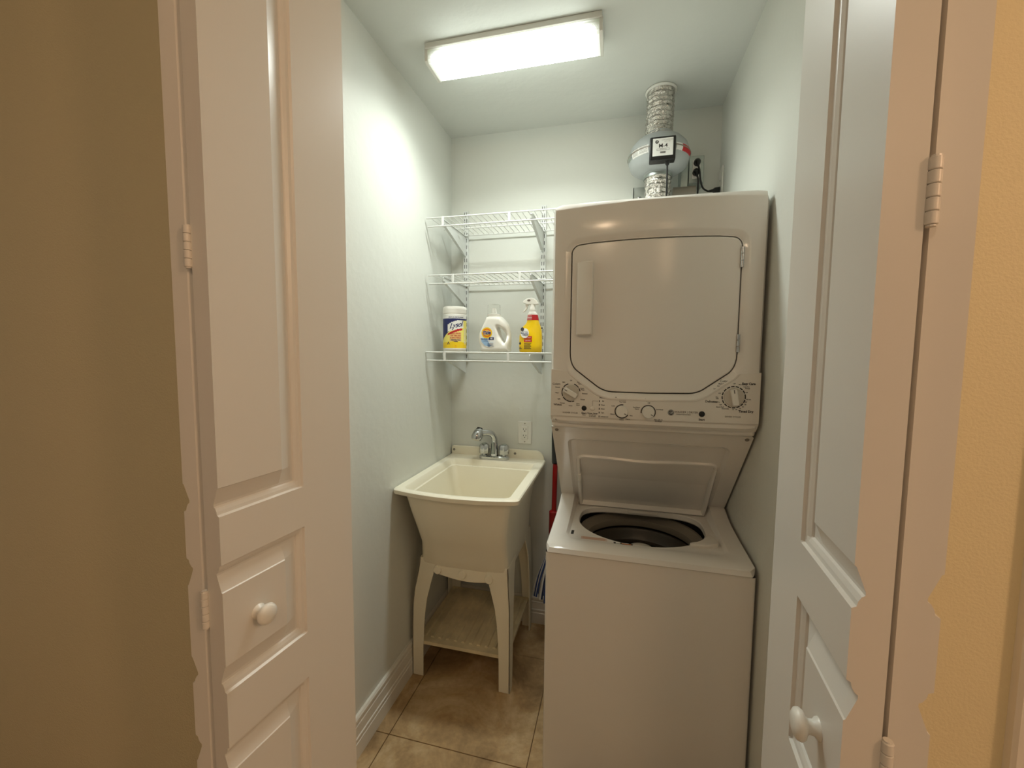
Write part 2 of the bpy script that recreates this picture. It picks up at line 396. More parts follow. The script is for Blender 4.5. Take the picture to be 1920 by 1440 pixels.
for x0, x1 in ((LX0 - 0.002, LX0 + 0.008), (LX1 - 0.008, LX1 + 0.002)):
    MB().prism(endp, 'x', x0, x1).build('end_cap', M['white_plastic'], cl, smooth=40)

# ------------------------------------------------------------------ washer and dryer tower
UX0, UX1, UXC = -0.206, 0.397, 0.0955
wd = thing('washer_dryer', 'white stacked washer and dryer tower with the washer lid open', 'washer dryer', (UXC, 1.62, 0))
AP = M['appliance']
# washer cabinet
cab = [[(x, y, z) for x, y in rrect(UX0, UX1, 1.270, 1.985, 0.009, 4)] for z in (0.012, 0.752)]
MB().loft(cab, True, False).build('washer_cabinet', AP, wd, smooth=50)
MB().box(UX0 + 0.03, UX1 - 0.03, 1.31, 1.97, 0.0, 0.012).build('kick_base', M['dark'], wd)
# deck: side profile rises to the back; a recessed bed with a large hole
YD0, YD1 = 1.263, 1.700
def deck_z(y):
    prof = [(1.263, 0.766), (1.268, 0.7735), (1.280, 0.778), (1.35, 0.782), (1.45, 0.787), (1.55, 0.795), (1.60, 0.806), (1.635, 0.818), (1.70, 0.822), (2.0, 0.83)]
    for (a, h0), (b, h1) in zip(prof, prof[1:]):
        if a <= y <= b: return h0 + (h1 - h0) * (y - a) / (b - a)
    return prof[-1][1]
BED_Z = 0.7745
def hole(t, g=0.0):
    """outline of the tub opening, flat at the back and round in front; t in 0..2pi"""
    c, s = math.cos(t), math.sin(t)
    p = 2.0 / (2.0 if s < 0 else 3.6)
    cx, cy = 0.093, 1.525
    return (cx + math.copysign(abs(c) ** p, c) * (0.213 + g), cy + math.copysign(abs(s) ** p, s) * ((0.178 if s < 0 else 0.135) + g))
NH = 96
def bed_edge(t, x0, x1, y0, y1, r):
    """point of a rounded rectangle in the direction of hole angle t"""
    hx, hy = hole(t); cx, cy = 0.093, 1.51
    dx, dy = hx - cx, hy - cy; lo, hi = 0.0, 10.0
    def inside(px, py):
        qx = max(x0 + r - px, px - (x1 - r), 0); qy = max(y0 + r - py, py - (y1 - r), 0); return math.hypot(qx, qy) <= r
    for _ in range(40):
        m = (lo + hi) / 2
        if inside(cx + dx * m, cy + dy * m): lo = m
        else: hi = m
    return cx + dx * lo, cy + dy * lo
ts = [2 * PI * k / NH for k in range(NH)]
rings = []
rings.append([hole(t, 0.002) + (BED_Z - 0.022,) for t in ts])
rings.append([hole(t) + (BED_Z - 0.018,) for t in ts])
rings.append([hole(t, 0.001) + (BED_Z - 0.003,) for t in ts])
rings.append([hole(t, 0.004) + (BED_Z,) for t in ts])
rings.append([bed_edge(t, -0.142, 0.333, 1.336, 1.682, 0.03) + (BED_Z,) for t in ts])
bo = [bed_edge(t, -0.152, 0.343, 1.322, 1.695, 0.035) for t in ts]
rings.append([(x, y, deck_z(y)) for x, y in bo])
dk = MB().loft(rings, False, False)
# top surface between the bed and the outer deck edge, then the lip
outer = [bed_edge(t, UX0 + 0.004, UX1 - 0.004, YD0 + 0.016, 1.7, 0.006) for t in ts]
o1 = [bed_edge(t, UX0 + 0.001, UX1 - 0.001, YD0 + 0.005, 1.7, 0.006) for t in ts]
o2 = [bed_edge(t, UX0, UX1, YD0, 1.7, 0.006) for t in ts]
mid = [((a[0] + b[0]) / 2, (a[1] + b[1]) / 2) for a, b in zip(bo, outer)]
dk.loft([[(x, y, deck_z(y)) for x, y in bo], [(x, y, deck_z(y)) for x, y in mid], [(x, y, deck_z(y)) for x, y in outer],
         [(x, y, deck_z(y) - 0.003) for x, y in o1], [(x, y, deck_z(y) - 0.009) for x, y in o2], [(x, y, 0.757) for x, y in o2], [(x, y, 0.752) for x, y in o1]], False, False)
dk.build('washer_deck', AP, wd, smooth=30)
# tub inside
TC = (0.093, 1.515)
MB().lathe([(0.219, 0.715), (0.219, 0.728), (0.215, 0.734), (0.207, 0.733), (0.193, 0.715), (0.188, 0.711), (0.186, 0.700), (0.190, 0.686), (0.208, 0.686)], (TC[0], TC[1] + 0.012, 0), 'z', 64, cap=False).build('tub_cover', M['grey_plastic'], wd)
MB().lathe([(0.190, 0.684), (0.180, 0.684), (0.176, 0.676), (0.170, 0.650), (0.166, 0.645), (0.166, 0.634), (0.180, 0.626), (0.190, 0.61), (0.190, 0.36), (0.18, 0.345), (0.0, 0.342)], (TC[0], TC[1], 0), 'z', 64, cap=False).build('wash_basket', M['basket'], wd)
MB().lathe([(0.085, 0.345), (0.060, 0.38), (0.048, 0.50), (0.046, 0.640), (0.050, 0.655), (0.050, 0.672), (0.042, 0.684), (0.022, 0.691), (0.0, 0.692)], (TC[0] + 0.006, TC[1] + 0.012, 0), 'z', 40).build('agitator', M['bottle_white'], wd, smooth=50)
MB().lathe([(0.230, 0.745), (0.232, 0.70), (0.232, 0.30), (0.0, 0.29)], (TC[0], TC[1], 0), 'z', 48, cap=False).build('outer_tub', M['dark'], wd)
MB().box(0.055, 0.165, 1.654, 1.658, BED_Z - 0.014, BED_Z - 0.003).build('hole_lip', M['appliance_plastic'], wd, bevel=0.001)
# bleach dispenser, latch slot, stickers
disp = [(0.236, 1.372), (0.290, 1.378), (0.322, 1.395), (0.328, 1.41), (0.322, 1.45), (0.312, 1.462), (0.300, 1.455), (0.285, 1.425), (0.262, 1.400), (0.238, 1.388)]
dd = MB().prism(disp, 'z', BED_Z - 0.012, BED_Z + 0.011)
dd.build('bleach_dispenser', M['appliance_plastic'], wd, bevel=0.004)
MB().box(-0.1375, -0.1285, 1.374, 1.404, BED_Z - 0.004, BED_Z + 0.0006).build('latch_slot', M['dark'], wd)
st = MB()
for k in range(4): st.box(-0.098 + 0.006 * k * 0, -0.022, 1.3485 + 0.0048 * k, 1.3517 + 0.0048 * k, BED_Z, BED_Z + 0.0005, 0)
st.box(-0.101, -0.099, 1.347, 1.366, BED_Z, BED_Z + 0.0005, 0).box(-0.02, -0.018, 1.347, 1.366, BED_Z, BED_Z + 0.0005, 0)
st.build('instruction_sticker', M['pink_print'], wd, smooth=0)
rz = lambda y: deck_z(y) + 0.0004
st = MB().box(0.003, 0.062, 1.3395, 1.350, BED_Z, BED_Z + 0.0005, 0).box(0.010, 0.024, 1.341, 1.3485, BED_Z, BED_Z + 0.0008, 1).box(0.028, 0.058, 1.341, 1.3435, BED_Z, BED_Z + 0.0008, 2).box(0.028, 0.05, 1.3455, 1.348, BED_Z, BED_Z + 0.0008, 1)
st.build('warning_sticker', [M['ink'], M['paper'], M['orange']], wd, smooth=0)
# sloped back panel between deck and dryer
BP0, BP1 = (1.690, 0.775), (1.357, 1.140)      # (y, z) bottom and top of its front face
bdir = Vector((0, BP1[0] - BP0[0], BP1[1] - BP0[1])); blen = bdir.length; bdir.normalize()
bn = Vector((0, -bdir.z, bdir.y))               # outward normal, towards the front and down
def bp(x, s, h=0.0): return Vector((x, BP0[0], BP0[1])) + bdir * s + bn * h
pan = MB()
ol = [[(UX0, s0), (UX1, s0), (UX1, s1), (UX0, s1)] for s0, s1 in ((0, blen),)][0]
# outer face with the long embossed hollow behind the lid
em_o = rrect(-0.158, 0.349, 0.02, 0.432, 0.025, 5); em_i = rrect(-0.148, 0.339, 0.03, 0.418, 0.02, 5)
def proj(x, s):
    cx, cs = UXC, 0.226; dx, dsv = x - cx, s - cs
    m = min(((UX1 if dx > 0 else UX0) - cx) / dx if abs(dx) > 1e-9 else 1e9, ((blen if dsv > 0 else 0) - cs) / dsv if abs(dsv) > 1e-9 else 1e9)
    return cx + dx * m, cs + dsv * m
pan.loft([[bp(*proj(x, s_)) for x, s_ in em_o], [bp(x, s_) for x, s_ in em_o], [bp(x, s_, -0.009) for x, s_ in em_i]], False, True)
pan.loft([[bp(UX0, 0), bp(UX1, 0), bp(UX1, blen), bp(UX0, blen)], [Vector((UX0, 1.985, 0.775)), Vector((UX1, 1.985, 0.775)), Vector((UX1, 1.985, 1.14)), Vector((UX0, 1.985, 1.14))]], False, True)
pan.build('back_panel', AP, wd, smooth=30)
for x in (-0.190, 0.381):
    c = bp(x, blen - 0.016); sc = MB(); 
    sc.tube([c - bn * 0.001, c + bn * 0.0025], [0.0065, 0.0055], 14); sc.build('panel_screw', M['grey_plastic'], wd)
# open lid leaning back on the panel
LD0, LD1 = Vector((0, 1.668, 0.783)), Vector((0, 1.482, 1.030))
ld = (LD1 - LD0); llen = ld.length; ld.normalize(); ln = Vector((0, -ld.z, ld.y))
def lp(x, s, h=0.0): return Vector((x, LD0.y, LD0.z)) + ld * s + ln * h
LXa, LXb = -0.136, 0.335
def lid_outline(inset):
    n = 40; pts = []
    x0, x1 = LXa + inset, LXb - inset
    pts += [(x0, inset * 0.6), (x1, inset * 0.6)]
    def top(x):
        u = (x - UXC) / 0.235
        return llen - inset - 0.011 * math.exp(-(u / 0.42) ** 2) - 0.0
    r = 0.03 - min(inset, 0.02)
    for k in range(7):
        a = PI / 2 * k / 6; pts.append((x1 - r + r * math.cos(a), top(x1) - r + r * math.sin(a)))
    for k in range(1, n):
        x = x1 - r - (x1 - x0 - 2 * r) * k / n; pts.append((x, top(x)))
    for k in range(7):
        a = PI / 2 + PI / 2 * k / 6; pts.append((x0 + r + r * math.cos(a), top(x0) - r + r * math.sin(a)))
    return pts
lid = MB()
lid.loft([[lp(x, s_, -0.013) for x, s_ in lid_outline(0.0)], [lp(x, s_, 0.006) for x, s_ in lid_outline(0.0)], [lp(x, s_, 0.010) for x, s_ in lid_outline(0.003)],
          [lp(x, s_, 0.015) for x, s_ in lid_outline(0.006)], [lp(x, s_, 0.015) for x, s_ in lid_outline(0.0125)], [lp(x, s_, 0.010) for x, s_ in lid_outline(0.015)], [lp(x, s_, -0.004) for x, s_ in lid_outline(0.0165)]], True, True)
lidob = lid.build('washer_lid', AP, wd, smooth=40)
lidob['label'] = 'open washer lid showing its grey inner face'
lk = MB()
a = [lp(LXa + 0.004, 0.205, 0.008), lp(LXa + 0.016, 0.205, 0.008), lp(LXa + 0.016, 0.165, 0.008), lp(LXa + 0.004, 0.165, 0.008)]
lk.loft([[p - ln * 0.012 for p in a], [p + ln * 0.012 for p in a]], True, True); lk.build('lid_strike', M['appliance_plastic'], lidob, bevel=0.002)
for x in (LXa + 0.002, LXb - 0.002):
    lk = MB().tube([(x - 0.006, 1.672, 0.782), (x + 0.006, 1.672, 0.782)], 0.006, 12); lk.build('lid_hinge', M['appliance_plastic'], lidob)

# dryer
DYF = 1.318
def bulge(x): return 0.012 * (1 - ((x - UXC) / 0.30) ** 2)
def plate(outline, y_front, depth, name, m, parent, bevel=0.0, seg=2, bend=True, step=0.02, mats=None):
    """x-z outline cut into strips, extruded back by depth and bowed like the dryer front"""
    bm = bmesh.new()
    f = bm.faces.new([bm.verts.new((x, y_front, z)) for x, z in outline])
    x0 = min(p[0] for p in outline); x1 = max(p[0] for p in outline)
    if bend:
        x = x0 + step
        while x < x1 - step * 0.3:
            bmesh.ops.bisect_plane(bm, geom=bm.verts[:] + bm.edges[:] + bm.faces[:], plane_co=(x, 0, 0), plane_no=(1, 0, 0)); x += step
    r = bmesh.ops.extrude_face_region(bm, geom=bm.faces[:])
    for v in [e for e in r['geom'] if isinstance(e, bmesh.types.BMVert)]: v.co.y += depth
    bmesh.ops.recalc_face_normals(bm, faces=bm.faces)
    if bend:
        for v in bm.verts: v.co.y -= bulge(v.co.x)
    me = bpy.data.meshes.new(name); bm.to_mesh(me); bm.free(); me.materials.append(m)
    me.shade_smooth(); me.set_sharp_from_angle(angle=math.radians(35))
    o = bpy.data.objects.new(name, me); COL.objects.link(o)
    if parent is not None: o.parent = parent; o.matrix_parent_inverse = parent_matrix(parent).inverted()
    if bevel:
        bv = o.modifiers.new('bevel', 'BEVEL'); bv.width = bevel; bv.segments = seg; bv.limit_method = 'ANGLE'; bv.angle_limit = math.radians(40)
    return o
MB().box(UX0 + 0.002, UX1 - 0.002, DYF + 0.02, 1.985, 1.141, 1.826).build('dryer_cabinet', AP, wd, bevel=0.01)
# fascia: rounded, crowned face built as rings from the rim to the front, with the door bay cut by a recessed ring
door_o = [(-0.145, 1.385), (-0.145, 1.690)]
for k in range(1, 7):
    a = PI - PI / 2 * k / 6; door_o.append((-0.145 + 0.028 + 0.028 * math.cos(a), 1.686 + 0.026 * math.sin(a)))
for k in range(1, 12):
    x = -0.117 + (0.305 + 0.117) * k / 12; u = (x - UXC) / 0.24; door_o.append((x, 1.712 + 0.007 * (1 - u * u)))
for k in range(0, 7):
    a = PI / 2 - PI / 2 * k / 6; door_o.append((0.303 + 0.027 * math.cos(a), 1.686 + 0.026 * math.sin(a)))
door_o += [(0.330, 1.385)]
def arc3(p0, p1, p2, n=5):
    return [((1 - t) ** 2 * p0[0] + 2 * t * (1 - t) * p1[0] + t * t * p2[0], (1 - t) ** 2 * p0[1] + 2 * t * (1 - t) * p1[1] + t * t * p2[1]) for t in [k / n for k in range(1, n + 1)]]
door_o += arc3((0.330, 1.385), (0.330, 1.347), (0.310, 1.328)) + [(0.250, 1.284)] + arc3((0.250, 1.284), (0.231, 1.268), (0.205, 1.2665)) + [(0.0955, 1.2640), (-0.014, 1.2645)]
door_o += arc3((-0.014, 1.2645), (-0.040, 1.266), (-0.060, 1.280)) + [(-0.124, 1.328)] + arc3((-0.124, 1.328), (-0.145, 1.345), (-0.145, 1.385))[:-1]
DC = (UXC, 1.49)
def offset_poly(poly, d):
    n = len(poly); out = []
    for i in range(n):
        p, q, r = Vector(poly[i - 1]), Vector(poly[i]), Vector(poly[(i + 1) % n])
        a = (q - p).normalized(); b = (r - q).normalized(); na = Vector((-a.y, a.x)); nb = Vector((-b.y, b.x))
        m = (na + nb); m.normalize(); c = max(0.5, m.dot(na)); out.append(tuple(q + m * (d / c)))
    return out
area = sum(door_o[i - 1][0] * door_o[i][1] - door_o[i][0] * door_o[i - 1][1] for i in range(len(door_o)))
if area > 0: door_o = door_o[::-1]         # clockwise: positive offset is outwards
door_o = densify(door_o, 0.012)
FX0, FX1, FZ0, FZ1 = UX0 + 0.001, UX1 - 0.001, 1.1585, 1.837
def ray_rrect(px, pz, x0, x1, z0, z1, r):
    dx, dz = px - DC[0], pz - DC[1]; lo, hi = 0.0, 20.0
    for _ in range(40):
        m = (lo + hi) / 2; X, Z = DC[0] + dx * m, DC[1] + dz * m
        qx = max(x0 + r - X, X - (x1 - r), 0); qz = max(z0 + r - Z, Z - (z1 - r), 0)
        if math.hypot(qx, qz) <= r: lo = m
        else: hi = m
    return (DC[0] + dx * lo, DC[1] + dz * lo)
def fp(x, z, h): return (x, DYF - bulge(x) - h, z)
fas = []
for (ins, top, h) in ((0.0, 0.010, -0.045), (0.0, 0.010, -0.014), (0.0015, 0.0035, -0.004), (0.006, 0.0, 0.0), (0.012, -0.003, 0.0012)):
    pass
rim = [ray_rrect(x, z, FX0, FX1, FZ0, FZ1 - 0.003, 0.012) for x, z in door_o]
def topz(x): return 0.0075 + 0.0085 * ((x - UXC) / 0.30) ** 2
def ring_top(ix, iz, it):
    return [(px, min(pz, FZ1 - it - (topz(px) if it > 0 else 0))) for px, pz in [ray_rrect(x, z, FX0 + ix, FX1 - ix, FZ0 + iz, FZ1, 0.012) for x, z in door_o]]
r1 = ring_top(0.003, 0.002, 0.0)
r2_ = ring_top(0.007, 0.010, 0.0008)
r3 = ring_top(0.012, 0.020, 0.005)
b1 = offset_poly(door_o, 0.0050); b2 = offset_poly(door_o, 0.0022); bt = offset_poly(door_o, 0.017); bt2 = offset_poly(door_o, 0.024)
frings = [[(x, DYF + 0.06, z) for x, z in rim], [fp(x, z, -0.014) for x, z in rim], [fp(x, z, -0.011) for x, z in r1], [fp(x, z, -0.0012) for x, z in r2_], [fp(x, z, 0) for x, z in r3],
          [fp(x, z, 0.0) for x, z in bt2], [fp(x, z, -0.0008) for x, z in bt], [fp(x, z, -0.0085 if z > 1.69 else -0.0055) for x, z in b1], [fp(x, z, -0.007) for x, z in b2], [fp(x, z, -0.022) for x, z in b2]]
MB().loft(frings, False, True).build('dryer_front', AP, wd, smooth=30)
MB().loft([[fp(x, z, -0.019) for x, z in offset_poly(door_o, 0.0018)]], True, False).build('door_gasket', M['black'], wd, smooth=0)
# door
dr = offset_poly(door_o, -0.0014); dri = offset_poly(door_o, -0.0045)
dd0 = MB().loft([[fp(x, z, -0.016) for x, z in dr], [fp(x, z, -0.0060) for x, z in dr], [fp(x, z, -0.0040) for x, z in dri]], False, False)
ncut = 24
bm = bmesh.new(); f = bm.faces.new([bm.verts.new((x, DYF + 0.0040, z)) for x, z in dri])
for k in range(1, ncut):
    x = -0.145 + 0.475 * k / ncut
    bmesh.ops.bisect_plane(bm, geom=bm.verts[:] + bm.edges[:] + bm.faces[:], plane_co=(x, 0, 0), plane_no=(1, 0, 0))
for v in bm.verts: v.co.y -= bulge(v.co.x)
bm.verts.index_update(); dd0.add([v.co[:] for v in bm.verts], [tuple(v.index for v in ff.verts) for ff in bm.faces]); bm.free()
ddoor = dd0.build('dryer_door', AP, wd, smooth=30)
ddoor['label'] = 'wide white dryer door with angled lower corners'
# handle: a shallow vertical grip, proud on its right side
hy = lambda x: DYF - bulge(x)
hx0, hx1, hz0, hz1 = -0.1255, -0.0785, 1.437, 1.657
hm = MB().loft([[(x, hy(x) + 0.004, z) for x, z in rrect(hx0, hx1, hz0, hz1, 0.004, 3)],
                [(x, hy(x) - (0.013 if x < -0.10 else 0.021), z) for x, z in rrect(hx0, hx1, hz0, hz1, 0.004, 3)],
                [(x, hy(x) - (0.016 if x < -0.10 else 0.025), z) for x, z in rrect(hx0 + 0.003, hx1 - 0.003, hz0 + 0.003, hz1 - 0.003, 0.003, 3)]], True, True)
hm.build('door_handle', M['appliance_plastic'], ddoor, smooth=30)
for z0, z1 in ((1.625, 1.683), (1.388, 1.440)):
    x = 0.3305; hg = MB()
    for k in range(3):
        q0 = z0 + (z1 - z0) * k / 3 + 0.0008; q1 = z0 + (z1 - z0) * (k + 1) / 3 - 0.0008
        hg.lathe([(0.0042, q0), (0.0042, q1)], (x, hy(x) - 0.0005, 0), 'z', 12)
    hg.build('door_hinge', M['chrome'], ddoor, weld=False)
# control panel: the lower fascia, a proud skin wrapped round the door bottom
low = [p for p in offset_poly(door_o, 0.024)]
lowpts = sorted([p for p in low if p[1] < 1.325], key=lambda p: p[0])
cp = [(FX0 + 0.002, 1.331), (FX0 + 0.002, 1.184), (FX1 - 0.002, 1.184), (FX1 - 0.002, 1.331)] + [(lowpts[-1][0] + 0.004, 1.326)] + lowpts[::-1] + [(lowpts[0][0] - 0.004, 1.326)]
cpo = plate(cp, DYF - 0.0035, 0.006, 'control_panel', M['appliance_plastic'], wd, bevel=0.0025)
lip = MB()
xs = [FX0 + 0.002 + (FX1 - FX0 - 0.004) * k / 16 for k in range(17)]
lip.loft([[(x, DYF - 0.0035 - bulge(x), 1.1835) for x in xs], [(x, DYF - 0.0015 - bulge(x), 1.180) for x in xs], [(x, DYF + 0.020 - bulge(x) * 0.5, 1.158) for x in xs], [(x, DYF + 0.045, 1.158) for x in xs]], False, False, closed=False)
lip.build('panel_lip', M['appliance_plastic'], wd, smooth=30)
PY = lambda x: DYF - 0.0035 - bulge(x)
# band lit along the door bottom
bo_ = offset_poly(door_o, 0.0235); bi_ = offset_poly(door_o, 0.0052)
sel = [i for i, p in enumerate(door_o) if p[1] < 1.345]
sel = sorted(sel, key=lambda i: door_o[i][0])
MB().loft([[(bi_[i][0], hy(bi_[i][0]) + 0.004, bi_[i][1]) for i in sel], [(bi_[i][0] + 0.25 * (bo_[i][0] - bi_[i][0]), hy(bi_[i][0]) - 0.0005, bi_[i][1] + 0.25 * (bo_[i][1] - bi_[i][1])) for i in sel],
           [(bi_[i][0] + 0.75 * (bo_[i][0] - bi_[i][0]), hy(bi_[i][0]) - 0.005, bi_[i][1] + 0.75 * (bo_[i][1] - bi_[i][1])) for i in sel], [(bo_[i][0], hy(bo_[i][0]) - 0.0038, bo_[i][1]) for i in sel]], False, False, closed=False).build('door_bottom_band', AP, wd, smooth=40)

def dial(x, z, r, ang, ticks, name, lab):
    y = PY(x)
    k = MB().lathe([(r, 0.0), (r, -0.004), (r * 0.93, -0.0065), (0.0, -0.0065)], (x, y, z), 'y', 40).build(name, M['grey_knob'], wd, smooth=30)
    k['label'] = lab
    ca, sa = math.cos(ang), math.sin(ang)
    def T_(a, b, h): return (x + a * ca - b * sa, y - h, z + a * sa + b * ca)
    out = rrect(-r * 0.88, r * 0.88, -r * 0.30, r * 0.30, r * 0.12, 3)
    MB().loft([[T_(a, b, 0.006) for a, b in out], [T_(a, b, 0.017 if a > -r else 0.01) for a, b in out], [T_(a * 0.95, b * 0.82, 0.0185) for a, b in out]], True, True).build('pointer', M['white_plastic'], k, smooth=30)
    mk = MB().add([T_(r * 0.45, -r * 0.04, 0.0188), T_(r * 0.84, -r * 0.04, 0.0188), T_(r * 0.84, r * 0.04, 0.0188), T_(r * 0.45, r * 0.04, 0.0188)], [(0, 1, 2, 3)])
    mk.build('pointer_mark', M['ink'], k, smooth=0)
    rg = MB()
    for i, (a0, a1) in enumerate(ticks):
        n = max(2, int((a1 - a0) / 8)); A = [math.radians(a0 + (a1 - a0) * j / n) for j in range(n + 1)]
        rg.loft([[(x + r * 1.10 * math.cos(t), PY(x + r * 1.10 * math.cos(t)) - 0.0005, z + r * 1.10 * math.sin(t)) for t in A], [(x + r * 1.22 * math.cos(t), PY(x + r * 1.22 * math.cos(t)) - 0.0005, z + r * 1.22 * math.sin(t)) for t in A]], False, False, closed=False)
    rg.build('dial_ring', M['ink'], wd, smooth=0, weld=False, recalc=False)
dial(-0.1395, 1.2585, 0.0245, math.radians(150), [(108, 145), (150, 178), (180, 205), (210, 240), (242, 275), (278, 292), (10, 30), (35, 70)], 'cycle_dial', 'large washer cycle dial on the left of the panel')
dial(0.3245, 1.2600, 0.0265, math.radians(100), [(a, a + 17) for a in range(0, 360, 22)], 'timer_dial', 'large dryer timer dial on the right of the panel')
def small_knob(x, z, a0, a1, name, lab):
    r = 0.0172
    k = MB().lathe([(r * 1.05, 0.0), (r, -0.012), (r * 0.92, -0.0145), (0.0, -0.0145)], (x, PY(x), z), 'y', 36).build(name, M['white_plastic'], wd, smooth=40)
    k['label'] = lab
    t = math.radians(-35); c, s_ = math.cos(t), math.sin(t)
    MB().add([(x + c * q - s_ * p, PY(x) - 0.0148, z + s_ * q + c * p) for q, p in ((r * .5, -.001), (r * .85, -.001), (r * .85, .001), (r * .5, .001))], [(0, 1, 2, 3)]).build('pointer_mark', M['ink'], k, smooth=0)
    A = [math.radians(a0 + (a1 - a0) * j / 30) for j in range(31)]
    MB().loft([[(x + r * 1.10 * math.cos(t), PY(x + r * 1.10 * math.cos(t)) - 0.0005, z + r * 1.10 * math.sin(t)) for t in A], [(x + r * 1.26 * math.cos(t), PY(x + r * 1.26 * math.cos(t)) - 0.0005, z + r * 1.26 * math.sin(t)) for t in A]], False, False, closed=False).build('dial_ring', M['ink'], wd, smooth=0, recalc=False)
small_knob(0.0165, 1.2065, 80, 330, 'temperature_knob', 'round white temperature knob, left of the two small knobs')
small_knob(0.0925, 1.2075, -40, 190, 'options_knob', 'round white options knob, right of the two small knobs')
for x, z, r, nm, m in ((-0.0975, 1.2110, 0.0072, 'washer_start_button', M['black']), (0.2415, 1.2080, 0.0078, 'dryer_start_button', M['black']), (-0.0715, 1.2110, 0.0066, 'signal_button', M['appliance_plastic'])):
    MB().lathe([(r * 1.1, 0.0), (r, -0.0025), (r * 0.8, -0.0035), (0, -0.0035)], (x, PY(x), z), 'y', 24).build(nm, m, wd, smooth=40)
# lettering
let = MB()
def T(s, x, z, size, mi=0, **k):
    k.setdefault('bold', 0.00012); put_text(let, s, size, lambda a, b: (x + a, PY(x + a) - 0.0004, z + b), mi, **k)
T('Colors', -0.186, 1.2840, 0.0088); T('Whites', -0.181, 1.2185, 0.0088, bold=0.0002); T('WASHER CYCLES', -0.141, 1.1945, 0.0062, 1)
for s, x, z in (('Light', -0.163, 1.2905), ('Off', -0.140, 1.2960), ('Bulky', -0.116, 1.2915), ('Items', -0.112, 1.2865), ('Normal', -0.182, 1.2740), ('Heavy', -0.184, 1.2560), ('Light', -0.177, 1.2370), ('Normal', -0.166, 1.2240), ('Heavy', -0.140, 1.2170), ('Speed', -0.1045, 1.2730), ('Wash', -0.103, 1.2680), ('Delicates', -0.0965, 1.2565), ('Casuals', -0.1025, 1.2380), ('Extra', -0.1165, 1.2240), ('Rinse', -0.1165, 1.2195)):
    T(s, x, z, 0.0046)
T('Start', -0.0975, 1.1955, 0.0080, bold=0.0003); T('Pause', -0.0975, 1.1900, 0.0044)
T('Water Saver', -0.0715, 1.1960, 0.0062, bold=0.0002); T('Extra fill level', -0.0715, 1.1910, 0.0040); T('for full loads', -0.0715, 1.1870, 0.0040)
T('Status', -0.042, 1.2465, 0.0080, bold=0.0002)
for i, s in enumerate(('Fill', 'Wash', 'Rinse', 'Spin', 'Unbalanced')):
    z = 1.2350 - 0.0118 * i; T(s, -0.0405 + (0.005 if i == 4 else 0), z, 0.0050)
    let.add([(-0.0525, PY(-.052) - .0005, z - .0027), (-0.0500, PY(-.05) - .0005, z - .0027), (-0.0500, PY(-.05) - .0005, z + .0027), (-0.0525, PY(-.052) - .0005, z + .0027)], [(0, 1, 2, 3)], 0)
for (x0, x1, z0, z1) in ((-0.0720, -0.0713, 1.219, 1.2352), (-0.0720, -0.0545, 1.2346, 1.2353)):
    let.add([(x0, PY(x0) - .0005, z0), (x1, PY(x1) - .0005, z0), (x1, PY(x1) - .0005, z1), (x0, PY(x0) - .0005, z1)], [(0, 1, 2, 3)], 1)
T('Temperature', 0.0175, 1.2460, 0.0082, bold=0.0003); T('Wash/Rinse', 0.0175, 1.2412, 0.0042, 1); T('Tap Cold', 0.0175, 1.2355, 0.0052)
for s, x, z in (('Cold', -0.010, 1.2220), ('Warm', -0.011, 1.1965), ('Colors', 0.0155, 1.1810), ('Warm', 0.034, 1.1835), ('Hot', 0.0435, 1.1945)): T(s, x, z, 0.0050)
T('Options', 0.0935, 1.2445, 0.0082, bold=0.0003); T('Off', 0.0935, 1.2350, 0.0052)
for s, x, z in (('2nd Rinse', 0.0585, 1.2205), ('Fabric', 0.060, 1.2155), ('2nd Rinse', 0.1245, 1.2165), ('Fab. Soft. &', 0.122, 1.1860), ('2nd Rinse', 0.122, 1.1808)): T(s, x, z, 0.0050)
T('WASHER | DRYER', 0.1985, 1.2115, 0.0082, 1); T('Unitized Spacemaker', 0.191, 1.2050, 0.0048, 1)
T('Start', 0.2415, 1.1915, 0.0085, bold=0.0003)
T('Cottons', 0.301, 1.3055, 0.0088, bold=0.0001); T('Easy Care', 0.3625, 1.2990, 0.0088, bold=0.0004); T('Delicates', 0.2655, 1.2455, 0.0088, bold=0.0002); T('Timed Dry', 0.3585, 1.2195, 0.0088, bold=0.0004); T('DRYER CYCLES', 0.3245, 1.2030, 0.0062, 1)
for s, x, z in (('More Dry', 0.292, 1.2975), ('Energy', 0.286, 1.2910), ('Off', 0.3245, 1.2985), ('More Dry', 0.3455, 1.2965), ('Less Dry', 0.3565, 1.2905), ('Energy', 0.360, 1.2860), ('Less Dry', 0.278, 1.2830), ('Off', 0.2865, 1.2700), ('Dry', 0.280, 1.2590), ('Less', 0.281, 1.2550), ('More Dry', 0.279, 1.2450), ('Off', 0.2905, 1.2370), ('Quick Fluff', 0.289, 1.2305), ('Dewrinkle', 0.304, 1.2260), ('30', 0.3245, 1.2240), ('40', 0.333, 1.2245), ('50', 0.343, 1.2275), ('60', 0.350, 1.2330), ('70', 0.356, 1.2395), ('80', 0.3575, 1.2470), ('90 min', 0.3640, 1.2545), ('Off', 0.3575, 1.2740)):
    T(s, x, z, 0.0046)
T('G', -0.186, 1.1715, 0.006, 0)
let.build('lettering', [M['ink'], M['grey_ink']], wd, smooth=0, weld=False, recalc=False)
